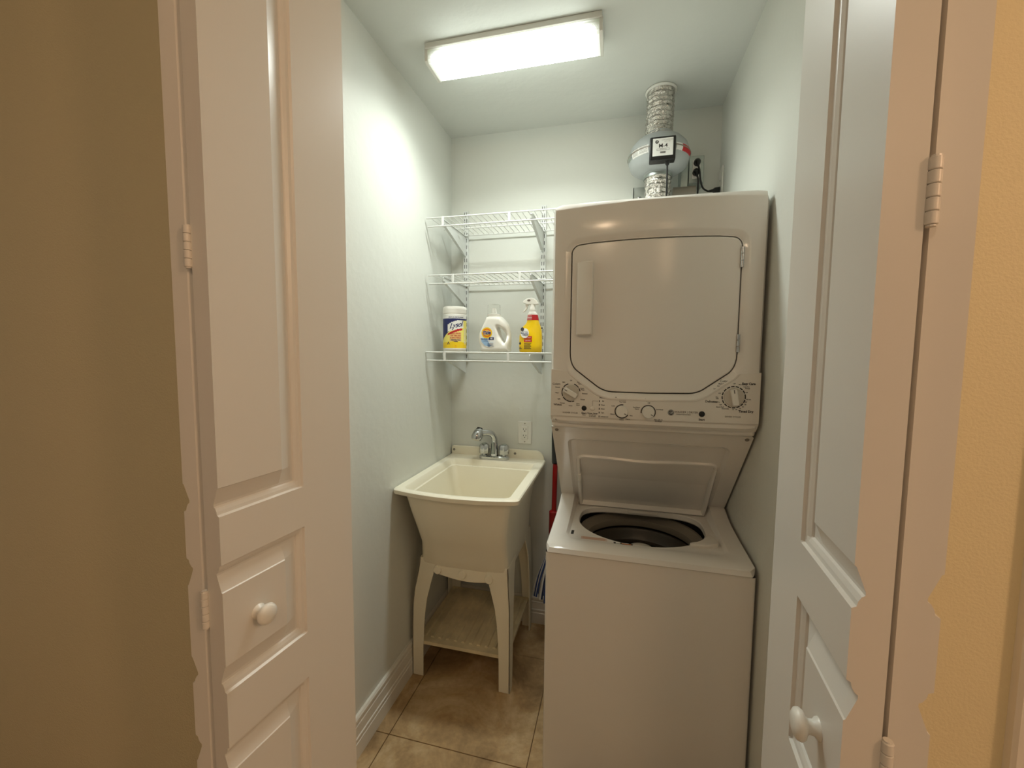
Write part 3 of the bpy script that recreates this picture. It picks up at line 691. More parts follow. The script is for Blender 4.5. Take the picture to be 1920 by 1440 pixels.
# maker's emblem: a dark disc with a light ring and script monogram
ex, ez = 0.1565, 1.2090
em = MB().lathe([(0.0088, 0.0), (0.0088, -0.0006), (0, -0.0006)], (ex, PY(ex), ez), 'y', 28, 0)
A = [2 * PI * k / 28 for k in range(29)]
em.loft([[(ex + 0.0076 * math.cos(t), PY(ex) - .0008, ez + 0.0076 * math.sin(t)) for t in A], [(ex + 0.0069 * math.cos(t), PY(ex) - .0008, ez + 0.0069 * math.sin(t)) for t in A]], False, False, closed=False, mi=1)
put_text(em, 'GE', 0.0088, lambda a, b: (ex + a, PY(ex) - .0008, ez + b), 1, shear=0.3, spacing=0.85)
em.build('emblem', [M['ink'], M['paper']], wd, smooth=0, weld=False, recalc=False)
# small lock symbols on the dark lip at the left
lm = MB(); LYP = DYF + 0.0085
for x0, x1 in ((-0.186, -0.181), (-0.174, -0.165), (-0.160, -0.158)):
    lm.box(x0, x1, LYP - bulge(-0.17) * 0.8 - 0.0035, LYP - bulge(-.17) * 0.8 + 0.003, 1.167, 1.1705)
lm.build('lip_marks', M['ink'], wd, smooth=0)

# ------------------------------------------------------------------ utility sink
SX0, SX1, SY0, SY1, SZ = -0.832, -0.330, 1.420, 2.022, 0.853
sk = thing('utility_sink', 'cream plastic utility sink on four legs in the back left corner', 'sink', (-0.58, 1.75, 0))
def bowed(x0, x1, y0, y1, r, z, bow=0.0, n=7, zf=None):
    pts = []
    for x, y in densify_corners(rrect(x0, x1, y0, y1, r, n)):
        u = (x - (x0 + x1) / 2) / ((x1 - x0) / 2); f = max(0, 1 - (y - y0) / 0.12)
        pts.append((x, y - bow * (1 - u * u) * f, z))
    return pts
def densify_corners(p):
    out = []; n = len(p)
    for i in range(n):
        q = p[(i + 1) % n]; out.append(p[i]); d = math.hypot(q[0] - p[i][0], q[1] - p[i][1])
        if (i + 1) % 8 == 0:                       # the long side after each corner
            out += [(p[i][0] + (q[0] - p[i][0]) * k / 8, p[i][1] + (q[1] - p[i][1]) * k / 8) for k in range(1, 8)]
    return out
tubm = MB()
tubm.loft([
    bowed(-0.776, -0.402, 1.553, 1.960, 0.02, 0.492, 0.0), bowed(-0.779, -0.399, 1.547, 1.965, 0.02, 0.500, 0.002), bowed(-0.775, -0.399, 1.541, 1.968, 0.025, 0.535, 0.003),
    bowed(-0.761, -0.397, 1.505, 1.975, 0.03, 0.61, 0.008), bowed(-0.766, -0.392, 1.475, 1.985, 0.03, 0.68, 0.011), bowed(-0.777, -0.380, 1.452, 1.995, 0.028, 0.75, 0.015),
    bowed(-0.790, -0.368, 1.440, 2.000, 0.026, 0.815, 0.02), bowed(-0.795, -0.364, 1.438, 2.003, 0.026, 0.830, 0.022), bowed(-0.800, -0.360, 1.433, 2.005, 0.026, 0.832, 0.024),
    bowed(SX0 + .001, SX1 - .001, SY0 + .001, SY1, [0.03, 0.012, 0.016, 0.016], 0.834, 0.036), bowed(SX0, SX1, SY0, SY1, [0.03, 0.012, 0.016, 0.016], 0.840, 0.036), bowed(SX0, SX1, SY0, SY1, [0.03, 0.012, 0.016, 0.016], 0.849, 0.036),
    bowed(SX0 + .004, SX1 - .004, SY0 + .004, SY1, [0.03, 0.012, 0.016, 0.016], SZ, 0.035),
    bowed(-0.797, -0.368, 1.437, 1.928, 0.02, SZ, 0.026), bowed(-0.794, -0.370, 1.440, 1.925, 0.02, 0.850, 0.025),
    bowed(-0.787, -0.375, 1.449, 1.919, 0.022, 0.823, 0.021), bowed(-0.781, -0.378, 1.453, 1.912, 0.022, 0.8205, 0.02), bowed(-0.780, -0.379, 1.455, 1.911, 0.024, 0.815, 0.019),
    bowed(-0.769, -0.388, 1.466, 1.905, 0.03, 0.75, 0.013), bowed(-0.758, -0.399, 1.488, 1.900, 0.03, 0.68, 0.010), bowed(-0.753, -0.404, 1.518, 1.895, 0.035, 0.61, 0.007),
    bowed(-0.752, -0.408, 1.555, 1.890, 0.04, 0.545, 0.0), bowed(-0.74, -0.42, 1.568, 1.878, 0.04, 0.528, 0.0), bowed(-0.71, -0.45, 1.60, 1.85, 0.04, 0.525, 0.0)], True, True)
basin = tubm.build('basin', M['cream'], sk, smooth=40)
ledge = [(-0.828, 0.850), (-0.340, 0.850)] + [(-0.383 + 0.043 * math.cos(math.radians(a)), 0.853 + 0.043 * math.sin(math.radians(a))) for a in range(0, 91, 10)] + [(-0.815 - 0.013 * math.sin(math.radians(a)), 0.883 + 0.013 * math.cos(math.radians(a))) for a in range(0, 91, 15)]
MB().prism(ledge, 'y', 2.008, 2.0245).build('backsplash', M['cream'], sk, bevel=0.003)
for x, z in ((-0.8135, 0.876), (-0.487, 0.876)):
    MB().lathe([(0.0062, 0.001), (0.0062, -0.002), (0.004, -0.0035), (0, -0.0035)], (x, 2.008, z), 'y', 14).build('screw', M['grey_plastic'], sk)
MB().lathe([(0.022, 0.002), (0.020, 0.003), (0.014, 0.0005), (0.0, 0.0005)], (-0.57, 1.72, 0.5252), 'z', 24).build('drain', M['chrome'], sk)
# apron between the front legs with its three round bosses
ap = [(-0.722, 0.520), (-0.448, 0.520), (-0.437, 0.462)] + [(-0.437 - (0.711 - 0.437) * k / 12, 0.462 - 0.018 * math.sin(PI * k / 12)) for k in range(1, 12)] + [(-0.711, 0.462)]
apr = MB().prism(ap, 'y', 1.549, 1.555).build('apron', M['cream'], sk, bevel=0.002)
for x, z in ((-0.700, 0.481), (-0.592, 0.476), (-0.478, 0.471)):
    MB().lathe([(0.017, 0.004), (0.017, -0.009), (0.015, -0.0115), (0, -0.0115)], (x, 1.549, z), 'y', 24).build('boss', M['cream'], apr, smooth=40)
def leg(name, sx, sy):
    """sx -1 left / +1 right, sy -1 front / +1 rear: an angle section with curved inner edges"""
    xo = {-1: -0.820, 1: -0.388}[sx]; yo = {-1: 1.5455, 1: 1.985}[sy]
    di = -sx; dj = -sy
    # front or rear flange, outline (inward distance, z)
    outer_ = [(0.0, 0.0), (0.0, 0.10), (0.001, 0.22), (0.004, 0.32), (0.011, 0.38), (0.022, 0.43), (0.031, 0.47), (0.039, 0.525)]
    inner_ = [(0.112, 0.525), (0.108, 0.495), (0.100, 0.46), (0.086, 0.41), (0.070, 0.35), (0.060, 0.28), (0.054, 0.20), (0.051, 0.12), (0.050, 0.0)]
    if sx > 0: outer_ = [(d * 0.26, z) for d, z in outer_]; inner_ = [(d * 0.94 + 0.006 * 0, z) for d, z in inner_]
    poly = [(xo + di * d, z) for d, z in outer_ + inner_]
    mb = MB().prism(poly, 'y', yo, yo + dj * 0.006)
    oy = [(0.0, 0.0), (0.0, 0.30), (0.0, 0.53)]
    iy = [(0.13, 0.53), (0.110, 0.49), (0.085, 0.43), (0.066, 0.36), (0.055, 0.28), (0.049, 0.18), (0.046, 0.02), (0.042, 0.0)]
    # side flange follows the curved outer edge: strips between the outline points
    zs = [0.0, 0.10, 0.22, 0.32, 0.38, 0.43, 0.47, 0.525]
    def xo_at(z):
        for (d0, z0), (d1, z1) in zip(outer_, outer_[1:]):
            if z0 <= z <= z1: return xo + di * (d0 + (d1 - d0) * (z - z0) / (z1 - z0))
        return xo
    def iy_at(z):
        p = iy[::-1]
        for (d0, z0), (d1, z1) in zip(p, p[1:]):
            if z0 <= z <= z1: return d0 + (d1 - d0) * (z - z0) / (z1 - z0)
        return 0.05
    mb.loft([[(xo_at(z), yo, z), (xo_at(z) + di * 0.006, yo, z), (xo_at(z) + di * 0.006, yo + dj * iy_at(z), z), (xo_at(z), yo + dj * iy_at(z), z)] for z in zs], True, True)
    return mb.build(name, M['cream'], sk, bevel=0.0015, weld=False, smooth=25)
for sx in (-1, 1):
    for sy in (-1, 1): leg('leg', sx, sy)
# ribbed lower shelf
sh = MB(); SHX0, SHX1, SHY0, SHY1, SHZ = -0.806, -0.402, 1.553, 1.978, 0.152
sh.box(SHX0, SHX1, SHY0, SHY1, SHZ - 0.014, SHZ)
nr = 11
for k in range(nr):
    x = SHX0 + 0.028 + (SHX1 - SHX0 - 0.056) * k / (nr - 1)
    sh.loft([[(x - 0.0085, y, SHZ - 0.001), (x - 0.005, y, SHZ + 0.0075), (x + 0.005, y, SHZ + 0.0075), (x + 0.0085, y, SHZ - 0.001)] for y in (SHY0 + 0.03, SHY1 - 0.03)], True, True)
sh.build('lower_shelf', M['cream_dirty'], sk, smooth=0, weld=False)

# faucet
fc = thing('faucet', 'chrome two handle laundry faucet with spray head on the sink ledge', 'faucet', (-0.583, 1.967, SZ))
FY = 1.967
MB().loft([[(x, y, SZ + 0.0005) for x, y in rrect(-0.660, -0.507, FY - 0.026, FY + 0.026, 0.024, 6)], [(x, y, SZ + 0.012) for x, y in rrect(-0.660, -0.507, FY - 0.026, FY + 0.026, 0.024, 6)],
           [(x, y, SZ + 0.018) for x, y in rrect(-0.654, -0.513, FY - 0.020, FY + 0.020, 0.018, 6)]]).build('base_plate', M['chrome'], fc, smooth=40)
for x in (-0.634, -0.533):
    hd = MB(); rr = []
    for r, h in ((0.012, 0.016), (0.014, 0.024), (0.0240, 0.028), (0.0255, 0.045), (0.024, 0.066), (0.019, 0.073), (0.0, 0.074)):
        rr.append([(x + r * (1 + (0.07 if k % 3 == 1 else -0.03) * (r > 0.02)) * math.cos(2 * PI * k / 24), FY - 0.004 + r * (1 + (0.07 if k % 3 == 1 else -0.03) * (r > 0.02)) * math.sin(2 * PI * k / 24), SZ + h) for k in range(24)])
    h_ = hd.loft(rr).build('handle', M['chrome'], fc, smooth=30)
    MB().lathe([(0.013, 0.0735), (0.013, 0.076), (0.010, 0.0775), (0, 0.0775)], (x, FY - 0.004, SZ), 'z', 20).build('handle_cap', M['steel'], h_)
nk = smooth_path([(-0.583, FY, SZ + 0.014), (-0.583, FY, SZ + 0.06), (-0.583, FY - 0.002, SZ + 0.098), (-0.592, FY - 0.012, SZ + 0.124), (-0.612, FY - 0.028, SZ + 0.134), (-0.632, FY - 0.042, SZ + 0.134)], 6)
nr_ = [0.021 - 0.006 * min(1, i / 12) for i in range(len(nk))]
MB().tube(nk, nr_, 20).build('spout', M['chrome'], fc, smooth=40)
MB().tube([(-0.583, FY - 0.022, SZ + 0.03), (-0.583, FY - 0.021, SZ + 0.085)], [0.010, 0.006], 10).build('spout_front', M['steel'], fc)
hp = [Vector(p) for p in ((-0.624, FY - 0.036, SZ + 0.135), (-0.640, FY - 0.047, SZ + 0.134), (-0.650, FY - 0.056, SZ + 0.128), (-0.657, FY - 0.064, SZ + 0.118), (-0.662, FY - 0.070, SZ + 0.106))]
hh = MB().tube([(-0.622, FY - 0.034, SZ + 0.1345), (-0.640, FY - 0.046, SZ + 0.134)], [0.0165, 0.0175], 20)
hh.build('spray_collar', M['chrome'], fc, smooth=40)
MB().tube([(-0.640, FY - 0.040, SZ + 0.146), (-0.648, FY - 0.052, SZ + 0.136), (-0.654, FY - 0.066, SZ + 0.116), (-0.656, FY - 0.072, SZ + 0.104)], [0.016, 0.026, 0.027, 0.021], 24).build('spray_head', M['chrome'], fc, smooth=50)
MB().tube([(-0.640, FY - 0.030, SZ + 0.150), (-0.652, FY - 0.046, SZ + 0.152), (-0.660, FY - 0.060, SZ + 0.146)], [0.008, 0.012, 0.006], 14).build('spray_button', M['black'], fc, smooth=50)

# ------------------------------------------------------------------ outlet on the back wall
ot = thing('wall_outlet', 'white duplex electrical outlet on the back wall above the sink', 'outlet', (-0.441, YB, 0.982))
MB().box(-0.476, -0.406, YB - 0.006, YB, 0.925, 1.039).build('cover_plate', M['white_plastic'], ot, bevel=0.003)
MB().box(-0.457, -0.4245, YB - 0.009, YB - 0.005, 0.949, 1.015).build('receptacle', M['white_plastic'], ot, bevel=0.002)
sl = MB()
for zc in (0.998, 0.966):
    for dx in (-0.0065, 0.0065): sl.box(-0.441 + dx - 0.0011, -0.441 + dx + 0.0011, YB - 0.0095, YB - 0.008, zc - 0.002, zc + 0.006)
    sl.lathe([(0.0026, 0.0), (0.0026, 0.001)], (-0.441, YB - 0.0095, zc - 0.0075), 'y', 12)
sl.build('slots', M['dark'], ot, smooth=0, weld=False)
for z in (1.028, 0.936): MB().lathe([(0.003, 0.0), (0.003, -0.001), (0, -0.0012)], (-0.441, YB - 0.006, z), 'y', 12).build('screw', M['grey_plastic'], ot)

# ------------------------------------------------------------------ wire shelves on standards
def standard(x, label):
    o = thing('shelf_standard', label, 'shelf rail', (x, YB, 1.36), 'slotted wall rails of the wire shelves')
    MB().box(x - 0.0125, x - 0.0105, YB - 0.014, YB, 1.335, 2.078).box(x + 0.0105, x + 0.0125, YB - 0.014, YB, 1.335, 2.078).box(x - 0.0125, x + 0.0125, YB - 0.015, YB - 0.013, 1.335, 2.078).build('channel', M['bracket'], o, weld=False, bevel=0.0006, seg=1)
    sm = MB(); z = 1.35
    while z < 2.06:
        for dx in (-0.0052, 0.0052): sm.box(x + dx - 0.0014, x + dx + 0.0014, YB - 0.0153, YB - 0.0147, z, z + 0.018)
        z += 0.032
    sm.build('slots', M['dark'], o, smooth=0, weld=False)
    for z in (1.50, 2.055): MB().lathe([(0.004, 0), (0.004, -0.0012), (0, -0.002)], (x, YB - 0.015, z), 'y', 10).build('screw', M['ink'], o)
STD = (-0.752, -0.360)
standard(STD[0], 'slotted metal wall rail behind the wipes canister')
standard(STD[1], 'slotted metal wall rail beside the dryer, behind the spray bottle')
SHELF_Y0 = 1.721
def wire_shelf(z, x0, x1, label, clips):
    o = thing('wire_shelf', label, 'shelf', ((x0 + x1) / 2, 1.87, z), 'white wire shelves on the back wall')
    def rod(name, a, b, r): return MB().tube([a, b], r, 8).build(name, M['wire'], o)
    rod('front_rod', (x0, SHELF_Y0, z - 0.0032), (x1, SHELF_Y0, z - 0.0032), 0.0032)
    rod('lip_rod', (x0 + 0.006, SHELF_Y0 - 0.002, z - 0.040), (x1 + 0.002, SHELF_Y0 - 0.002, z - 0.040), 0.0032)
    rod('back_rod', (x0 + 0.02, YB - 0.022, z - 0.0055), (x1, YB - 0.022, z - 0.0055), 0.003)
    rod('middle_rod', (x0 + 0.01, 1.885, z - 0.0055), (x1, 1.885, z - 0.0055), 0.003)
    for cx in clips:
        MB().box(cx - 0.0055, cx + 0.0055, SHELF_Y0 - 0.004, SHELF_Y0 + 0.001, z - 0.043, z + 0.0005).build('lip_clip', M['wire'], o, bevel=0.0015)
    nw = int((x1 - x0 - 0.03) / 0.0254); w0 = None
    for k in range(nw + 1):
        x = x0 + 0.018 + 0.0254 * k
        if w0 is None:
            w0 = MB().tube([(0, SHELF_Y0 + 0.0, 0), (0, YB - 0.019, 0)], 0.0016, 6).build('deck_wire', M['wire'], None); w0.parent = o
            w0.location = (x - o.location.x, -o.location.y, -0.0019 )
        else:
            c = copy_part(w0, o, (x - o.location.x, -o.location.y, -0.0019))
    return o
SH = [(1.963, -0.824, -0.235, 'topmost white wire shelf, empty, near the light'), (1.718, -0.820, -0.235, 'middle white wire shelf, empty, above the bottles'), (1.383, -0.832, -0.268, 'lowest white wire shelf holding the three cleaning products')]
CL = [(-0.748, -0.452), (-0.702, -0.405), (-0.742, -0.452)]
for (z, x0, x1, lab), c in zip(SH, CL): wire_shelf(z, x0, x1, lab, c)
n_ = ('topmost', 'middle', 'lowest'); s_ = ('left', 'dryer side')
for i, (z, x0, x1, lab) in enumerate(SH):
    for j, x in enumerate(STD):
        zt = z - 0.009
        prof = [(YB - 0.015, zt), (SHELF_Y0 + 0.012, zt), (SHELF_Y0 + 0.006, zt - 0.006), (SHELF_Y0 + 0.008, zt - 0.016), (SHELF_Y0 + 0.03, zt - 0.024), (YB - 0.05, zt - 0.090), (YB - 0.015, zt - 0.098)]
        br = MB().prism(prof, 'x', x - 0.0018, x + 0.0018)
        br.box(x - 0.006, x + 0.006, SHELF_Y0 + 0.012, YB - 0.015, zt - 0.0015, zt)
        e0, e1 = Vector((0, SHELF_Y0 + 0.012, zt - 0.0185)), Vector((0, YB - 0.05, zt - 0.0905))
        nn = Vector((0, -(e1 - e0).z, (e1 - e0).y)).normalized()
        br.loft([[(x + dx, (p + nn * q).y, (p + nn * q).z) for dx, q in ((-0.006, -0.0008), (0.006, -0.0008), (0.006, 0.0012), (-0.006, 0.0012))] for p in (e0, e1)])
        b_ = br.build('shelf_bracket', M['bracket'], None, weld=False, smooth=20)
        tag(b_, 'grey metal bracket under the %s wire shelf, on the %s wall rail' % (n_[i], 'left' if j == 0 else 'dryer-side'), 'bracket', 'brackets under the wire shelves')

# ------------------------------------------------------------------ cleaning products on the lowest shelf
SZ3 = 1.3832
# wipes canister
cx, cy, cr = -0.7255, 1.80, 0.0525
can = thing('wipes_canister', 'round white canister of disinfecting wipes with yellow and navy label', 'canister', (cx, cy, SZ3))
MB().lathe([(0.050, 0.0), (0.0525, 0.003), (0.0525, 0.168), (0.050, 0.171), (0.0, 0.171)], (cx, cy, SZ3), 'z', 40).build('tub', M['bottle_white'], can, smooth=50)
MB().lathe([(0.0535, 0.1705), (0.0538, 0.184), (0.0528, 0.1845), (0.0528, 0.1865), (0.0535, 0.187), (0.0525, 0.198), (0.048, 0.2015), (0.0, 0.2015)], (cx, cy, SZ3), 'z', 40).build('cap', M['bottle_white'], can, smooth=50)
def cyl(a, h, off=0.0004): # a = arc length from the front, h = height
    t = a / cr - PI / 2 + 0.38; return (cx + (cr + off) * math.cos(t), cy + (cr + off) * math.sin(t), SZ3 + h)
lb = MB(); NU, NV = 56, 60; W2 = 0.085; H0, H1 = 0.010, 0.165
cols = [M['paper'], M['navy'], M['yellow'], M['pale_yellow'], M['peach'], M['red']]
def can_col(a, h):
    if h > 0.146: return 0
    if h < 0.014: return 0
    # white swoosh plate behind the name
    if abs(a - 0.0045) < 0.037 and 0.098 + 0.25 * (a - 0.006) < h < 0.135 + 0.25 * (a + 0.002) - 5 * (a - 0.006) ** 2: return 0
    if abs(a - 0.002) < 0.034 and 0.086 + 0.30 * a - 2.0 * (a - 0.01) ** 2 < h < 0.096 + 0.30 * a - 4.0 * (a - 0.01) ** 2: return 5
    if h > 0.105 + 0.55 * a - 3.0 * a * a and a < 0.034: return 1
    if h > 0.138: return 1
    if 0.045 < h < 0.088 and abs(a - 0.004) < 0.027: return 4
    if h < 0.046 - 0.1 * abs(a): return 2
    return 3
vs_ = []; 
for j in range(NV + 1):
    for i in range(NU + 1): vs_.append(cyl(-W2 + 2 * W2 * i / NU, H0 + (H1 - H0) * j / NV))
b0 = len(lb.v); lb.v += vs_
for j in range(NV):
    for i in range(NU):
        a = -W2 + 2 * W2 * (i + .5) / NU; h = H0 + (H1 - H0) * (j + .5) / NV
        k = j * (NU + 1) + i; lb.f.append((k, k + 1, k + NU + 2, k + NU + 1)); lb.m.append(can_col(a, h))
lb.build('label_wrap', cols, can, smooth=0, weld=False, recalc=False)
lt = MB()
def CT(s, a, h, size, mi, tilt=0.0, **k): put_text(lt, s, size, lambda x, y: cyl(a + x, h + y + tilt * x, 0.0008), mi, **k)
CT('Lysol', 0.0055, 0.117, 0.0325, 0, tilt=0.22, shear=0.35, bold=0.0005, spacing=0.88)
CT('KILLS 99.9%', 0.004, 0.080, 0.0088, 1, bold=0.0002); CT('OF VIRUSES', 0.004, 0.0705, 0.0088, 1, bold=0.0002); CT('& BACTERIA', 0.004, 0.061, 0.0088, 1, bold=0.0002)
CT('DISINFECTING', 0.004, 0.0515, 0.0066, 0, bold=0.0003); CT('WIPES', 0.004, 0.0445, 0.0066, 0, bold=0.0003)
CT('LEMON & LIME BLOSSOM', 0.006, 0.1525, 0.0062, 0, bold=0.0002); CT('PREMOISTENED WIPES', 0.006, 0.1465, 0.0036, 0)
CT('80', 0.004, 0.026, 0.007, 2); CT('WIPES', 0.004, 0.020, 0.004, 2)
for da, dh in ((-0.030, 0.041), (-0.033, 0.035), (-0.026, 0.036)):
    lt.lathe([(0.0001, 0), (0.0001, 0.0001)], cyl(da, dh), 'z', 3)
    lt.add([cyl(da + x, dh + y, 0.0008) for x, y in ((-0.003, -0.003), (0.003, -0.003), (0.0, 0.004))], [(0, 1, 2)], 0)
for k in range(12): lt.add([cyl(0.047 + x, 0.10 - 0.006 * k + y, 0.0008) for x, y in ((0, 0), (0.012, 0), (0.012, 0.0025), (0, 0.0025))], [(0, 1, 2, 3)], 3)
lt.build('lettering', [M['navy'], M['red'], M['orange'], M['paper']], can, smooth=0, weld=False, recalc=False)

# laundry detergent jug (turned a little, handle at its right)
jx, jy = -0.533, 1.80
jug = thing('detergent_jug', 'white laundry detergent jug with loop handle and clear cap', 'jug', (jx, jy, SZ3))
# outline in (x, z): body with a handle hole
outj = [(-0.052, 0.0), (0.060, 0.0), (0.066, 0.012), (0.071, 0.040), (0.072, 0.075), (0.066, 0.105), (0.054, 0.130), (0.034, 0.150), (0.022, 0.157), (-0.030, 0.157), (-0.040, 0.140), (-0.052, 0.115), (-0.064, 0.090), (-0.070, 0.066), (-0.068, 0.040), (-0.060, 0.015)]
holej = [(0.022, 0.106), (0.034, 0.102), (0.046, 0.088), (0.054, 0.068), (0.055, 0.052), (0.050, 0.042), (0.043, 0.041), (0.036, 0.052), (0.028, 0.070), (0.021, 0.088), (0.017, 0.100)]
def cl2(poly, sub=4):
    n = len(poly); P = [Vector((p[0], p[1], 0)) for p in poly]; out = []
    for i in range(n):
        p0, p1, p2, p3 = P[i - 1], P[i], P[(i + 1) % n], P[(i + 2) % n]
        for k in range(sub):
            t = k / sub; q = 0.5 * ((2 * p1) + (p2 - p0) * t + (2 * p0 - 5 * p1 + 4 * p2 - p3) * t * t + (3 * p1 - p0 - 3 * p2 + p3) * t ** 3); out.append((q.x, q.y))
    return out
outs = cl2(outj, 3); hols = cl2(holej, 3)
def resample(poly, n, c):
    """n points at equal angles about c"""
    out = []
    for k in range(n):
        t = 2 * PI * k / n; d = (math.cos(t), math.sin(t)); best = None
        for i in range(len(poly)):
            p, q = poly[i], poly[(i + 1) % len(poly)]
            ex_, ey_ = q[0] - p[0], q[1] - p[1]; den = d[0] * ey_ - d[1] * ex_
            if abs(den) < 1e-12: continue
            s1 = ((p[0] - c[0]) * ey_ - (p[1] - c[1]) * ex_) / den; s2 = ((p[0] - c[0]) * d[1] - (p[1] - c[1]) * d[0]) / den
            if s1 > 0 and -1e-6 <= s2 <= 1 + 1e-6 and (best is None or s1 > best): best = s1
        out.append((c[0] + d[0] * best, c[1] + d[1] * best))
    return out
hc = (0.036, 0.072); NJ = 72
ro = resample(outs, NJ, hc); rh = resample(hols, NJ, hc)
def lerp(a, b, t): return (a[0] + (b[0] - a[0]) * t, a[1] + (b[1] - a[1]) * t)
jm = MB(); rgs = []
D = 0.040
for side in (-1, 1):
    pass
prof = [(0.0, 0.40), (0.10, 0.62), (0.25, 0.82), (0.45, 0.94), (0.7, 1.0)]
def dep(i, t):
    """half depth at fraction t between hole edge (0) and outline (1): thin around the handle, full in the body"""
    x, z = lerp(rh[i], ro[i], t); 
    L = math.hypot(ro[i][0] - rh[i][0], ro[i][1] - rh[i][1])
    full = D if L > 0.05 else max(0.010, D * (L / 0.05) ** 0.8)
    q = min(1, max(0, (0.075 - ro[i][1]) / 0.05)); full += (D - full) * q * q * (3 - 2 * q)
    a = min(t, 1 - t) * L
    rr_ = min(0.014, L / 2)
    e = 1.0 if a >= rr_ else math.sqrt(max(0, 1 - ((rr_ - a) / rr_) ** 2))
    return full * (0.25 + 0.75 * e) if full > 0.011 else full * e
tt = [0, 0.04, 0.1, 0.2, 0.35, 0.5, 0.65, 0.8, 0.9, 0.96, 1.0]
for t in tt: rgs.append([(jx + lerp(rh[i], ro[i], t)[0], jy - dep(i, t), SZ3 + max(0, lerp(rh[i], ro[i], t)[1])) for i in range(NJ)])
for t in tt[::-1]: rgs.append([(jx + lerp(rh[i], ro[i], t)[0], jy + dep(i, t), SZ3 + max(0, lerp(rh[i], ro[i], t)[1])) for i in range(NJ)])
rgs.append(rgs[0])
jm.loft(rgs, False, False)
jm.build('jug_body', M['bottle_white'], jug, smooth=60)
JC = (-0.006, 0.155)
MB().lathe([(0.030, 0.0), (0.031, 0.003), (0.031, 0.010), (0.026, 0.012), (0.012, 0.014), (0.009, 0.032), (0.006, 0.038), (0.0, 0.038)], (jx + JC[0], jy, SZ3 + JC[1]), 'z', 32).build('pour_spout', M['bottle_white'], jug, smooth=50)
MB().lathe([(0.0285, 0.012), (0.0275, 0.052), (0.0255, 0.054), (0.0, 0.054)], (jx + JC[0], jy, SZ3 + JC[1]), 'z', 32, cap=False).build('clear_cap', M['clear'], jug, smooth=50)
jl = MB(); jy0 = jy - D - 0.0012
def jp(x, z, h=0.0): return (jx + x, jy0 - h, SZ3 + z)
# teardrop label, white with a blue foot
tear = cl2([(-0.022, 0.122), (-0.008, 0.118), (0.006, 0.098), (0.014, 0.070), (0.015, 0.045), (0.006, 0.026), (-0.014, 0.020), (-0.036, 0.026), (-0.052, 0.045), (-0.056, 0.070), (-0.048, 0.098), (-0.036, 0.116)], 4)
jl.add([jp(x, z) for x, z in tear], [tuple(range(len(tear)))], 0)
foot = [(x, z) for x, z in tear if z < 0.060]; foot = sorted(foot, key=lambda p: math.atan2(p[1] - 0.05, p[0] + 0.02))
ft = [(-0.054, 0.060), (-0.028, 0.060), (-0.022, 0.050), (-0.014, 0.036), (-0.008, 0.026), (-0.014, 0.022), (-0.036, 0.028), (-0.050, 0.044)]
jl.add([jp(x, z, 0.0004) for x, z in ft], [tuple(range(len(ft)))], 1)
def disc(r, mi, h, c=(-0.026, 0.083)):
    jl.add([jp(c[0] + r * math.cos(2 * PI * k / 28), c[1] + r * 0.98 * math.sin(2 * PI * k / 28), h) for k in range(28)], [tuple(range(28))], mi)
disc(0.0245, 2, 0.0004); disc(0.0195, 3, 0.0007); disc(0.0135, 2, 0.0010); disc(0.009, 3, 0.0012)
put_text(jl, 'Tide', 0.021, lambda x, y: jp(-0.026 + x, 0.083 + y + 0.15 * x, 0.0018), 0, bold=0.0016, spacing=0.95)
put_text(jl, 'Tide', 0.021, lambda x, y: jp(-0.026 + x, 0.083 + y + 0.15 * x, 0.0022), 4, bold=0.0006, spacing=0.95)
jl.add([jp(x, z, 0.0006) for x, z in ((-0.016, 0.052), (0.006, 0.052), (0.006, 0.064), (-0.016, 0.064))], [(0, 1, 2, 3)], 4)
put_text(jl, 'HE', 0.009, lambda x, y: jp(-0.005 + x, 0.058 + y, 0.001), 0, bold=0.0003)
put_text(jl, 'free & gentle', 0.0075, lambda x, y: jp(-0.033 + x, 0.056 + y, 0.001), 4, bold=0.0002)
put_text(jl, 'UNSCENTED', 0.0052, lambda x, y: jp(-0.027 + x, 0.047 + y, 0.001), 4)
for k in range(4): jl.add([jp(x, z - 0.0055 * k, 0.001) for x, z in ((-0.022, 0.041), (0.004, 0.041), (0.004, 0.0425), (-0.022, 0.0425))], [(0, 1, 2, 3)], 4 if k else 1)
put_text(jl, '32 LOADS', 0.0048, lambda x, y: jp(-0.012 + x, 0.030 + y, 0.001), 4, bold=0.0002)
jl.build('label_print', [M['paper'], M['blue'], M['yellow'], M['orange'], M['navy']], jug, smooth=0, weld=False, recalc=False)

# spray bottle
sx_, sy_ = -0.370, 1.805
spb = thing('spray_bottle', 'yellow trigger spray bottle with white nozzle and red neck band', 'spray bottle', (sx_, sy_, SZ3))
def ell(z, xa, xb, d, n=36, p=2.4):
    out = []
    c = (xa + xb) / 2; a = (xb - xa) / 2
    for k in range(n):
        t = 2 * PI * k / n; cs, sn = math.cos(t), math.sin(t)
        out.append((sx_ + c + math.copysign(abs(cs) ** (2 / p), cs) * a, sy_ + math.copysign(abs(sn) ** (2 / p), sn) * d, SZ3 + z))
    return out
secs = [(0.0, -0.048, 0.044, 0.024), (0.004, -0.052, 0.048, 0.028), (0.03, -0.053, 0.049, 0.029), (0.07, -0.052, 0.048, 0.029), (0.095, -0.046, 0.046, 0.028), (0.112, -0.036, 0.041, 0.025), (0.125, -0.023, 0.036, 0.021), (0.135, -0.019, 0.033, 0.019), (0.1385, -0.0185, 0.032, 0.0185)]
MB().loft([ell(*s) for s in secs]).build('bottle', M['yellow_bottle'], spb, smooth=50)
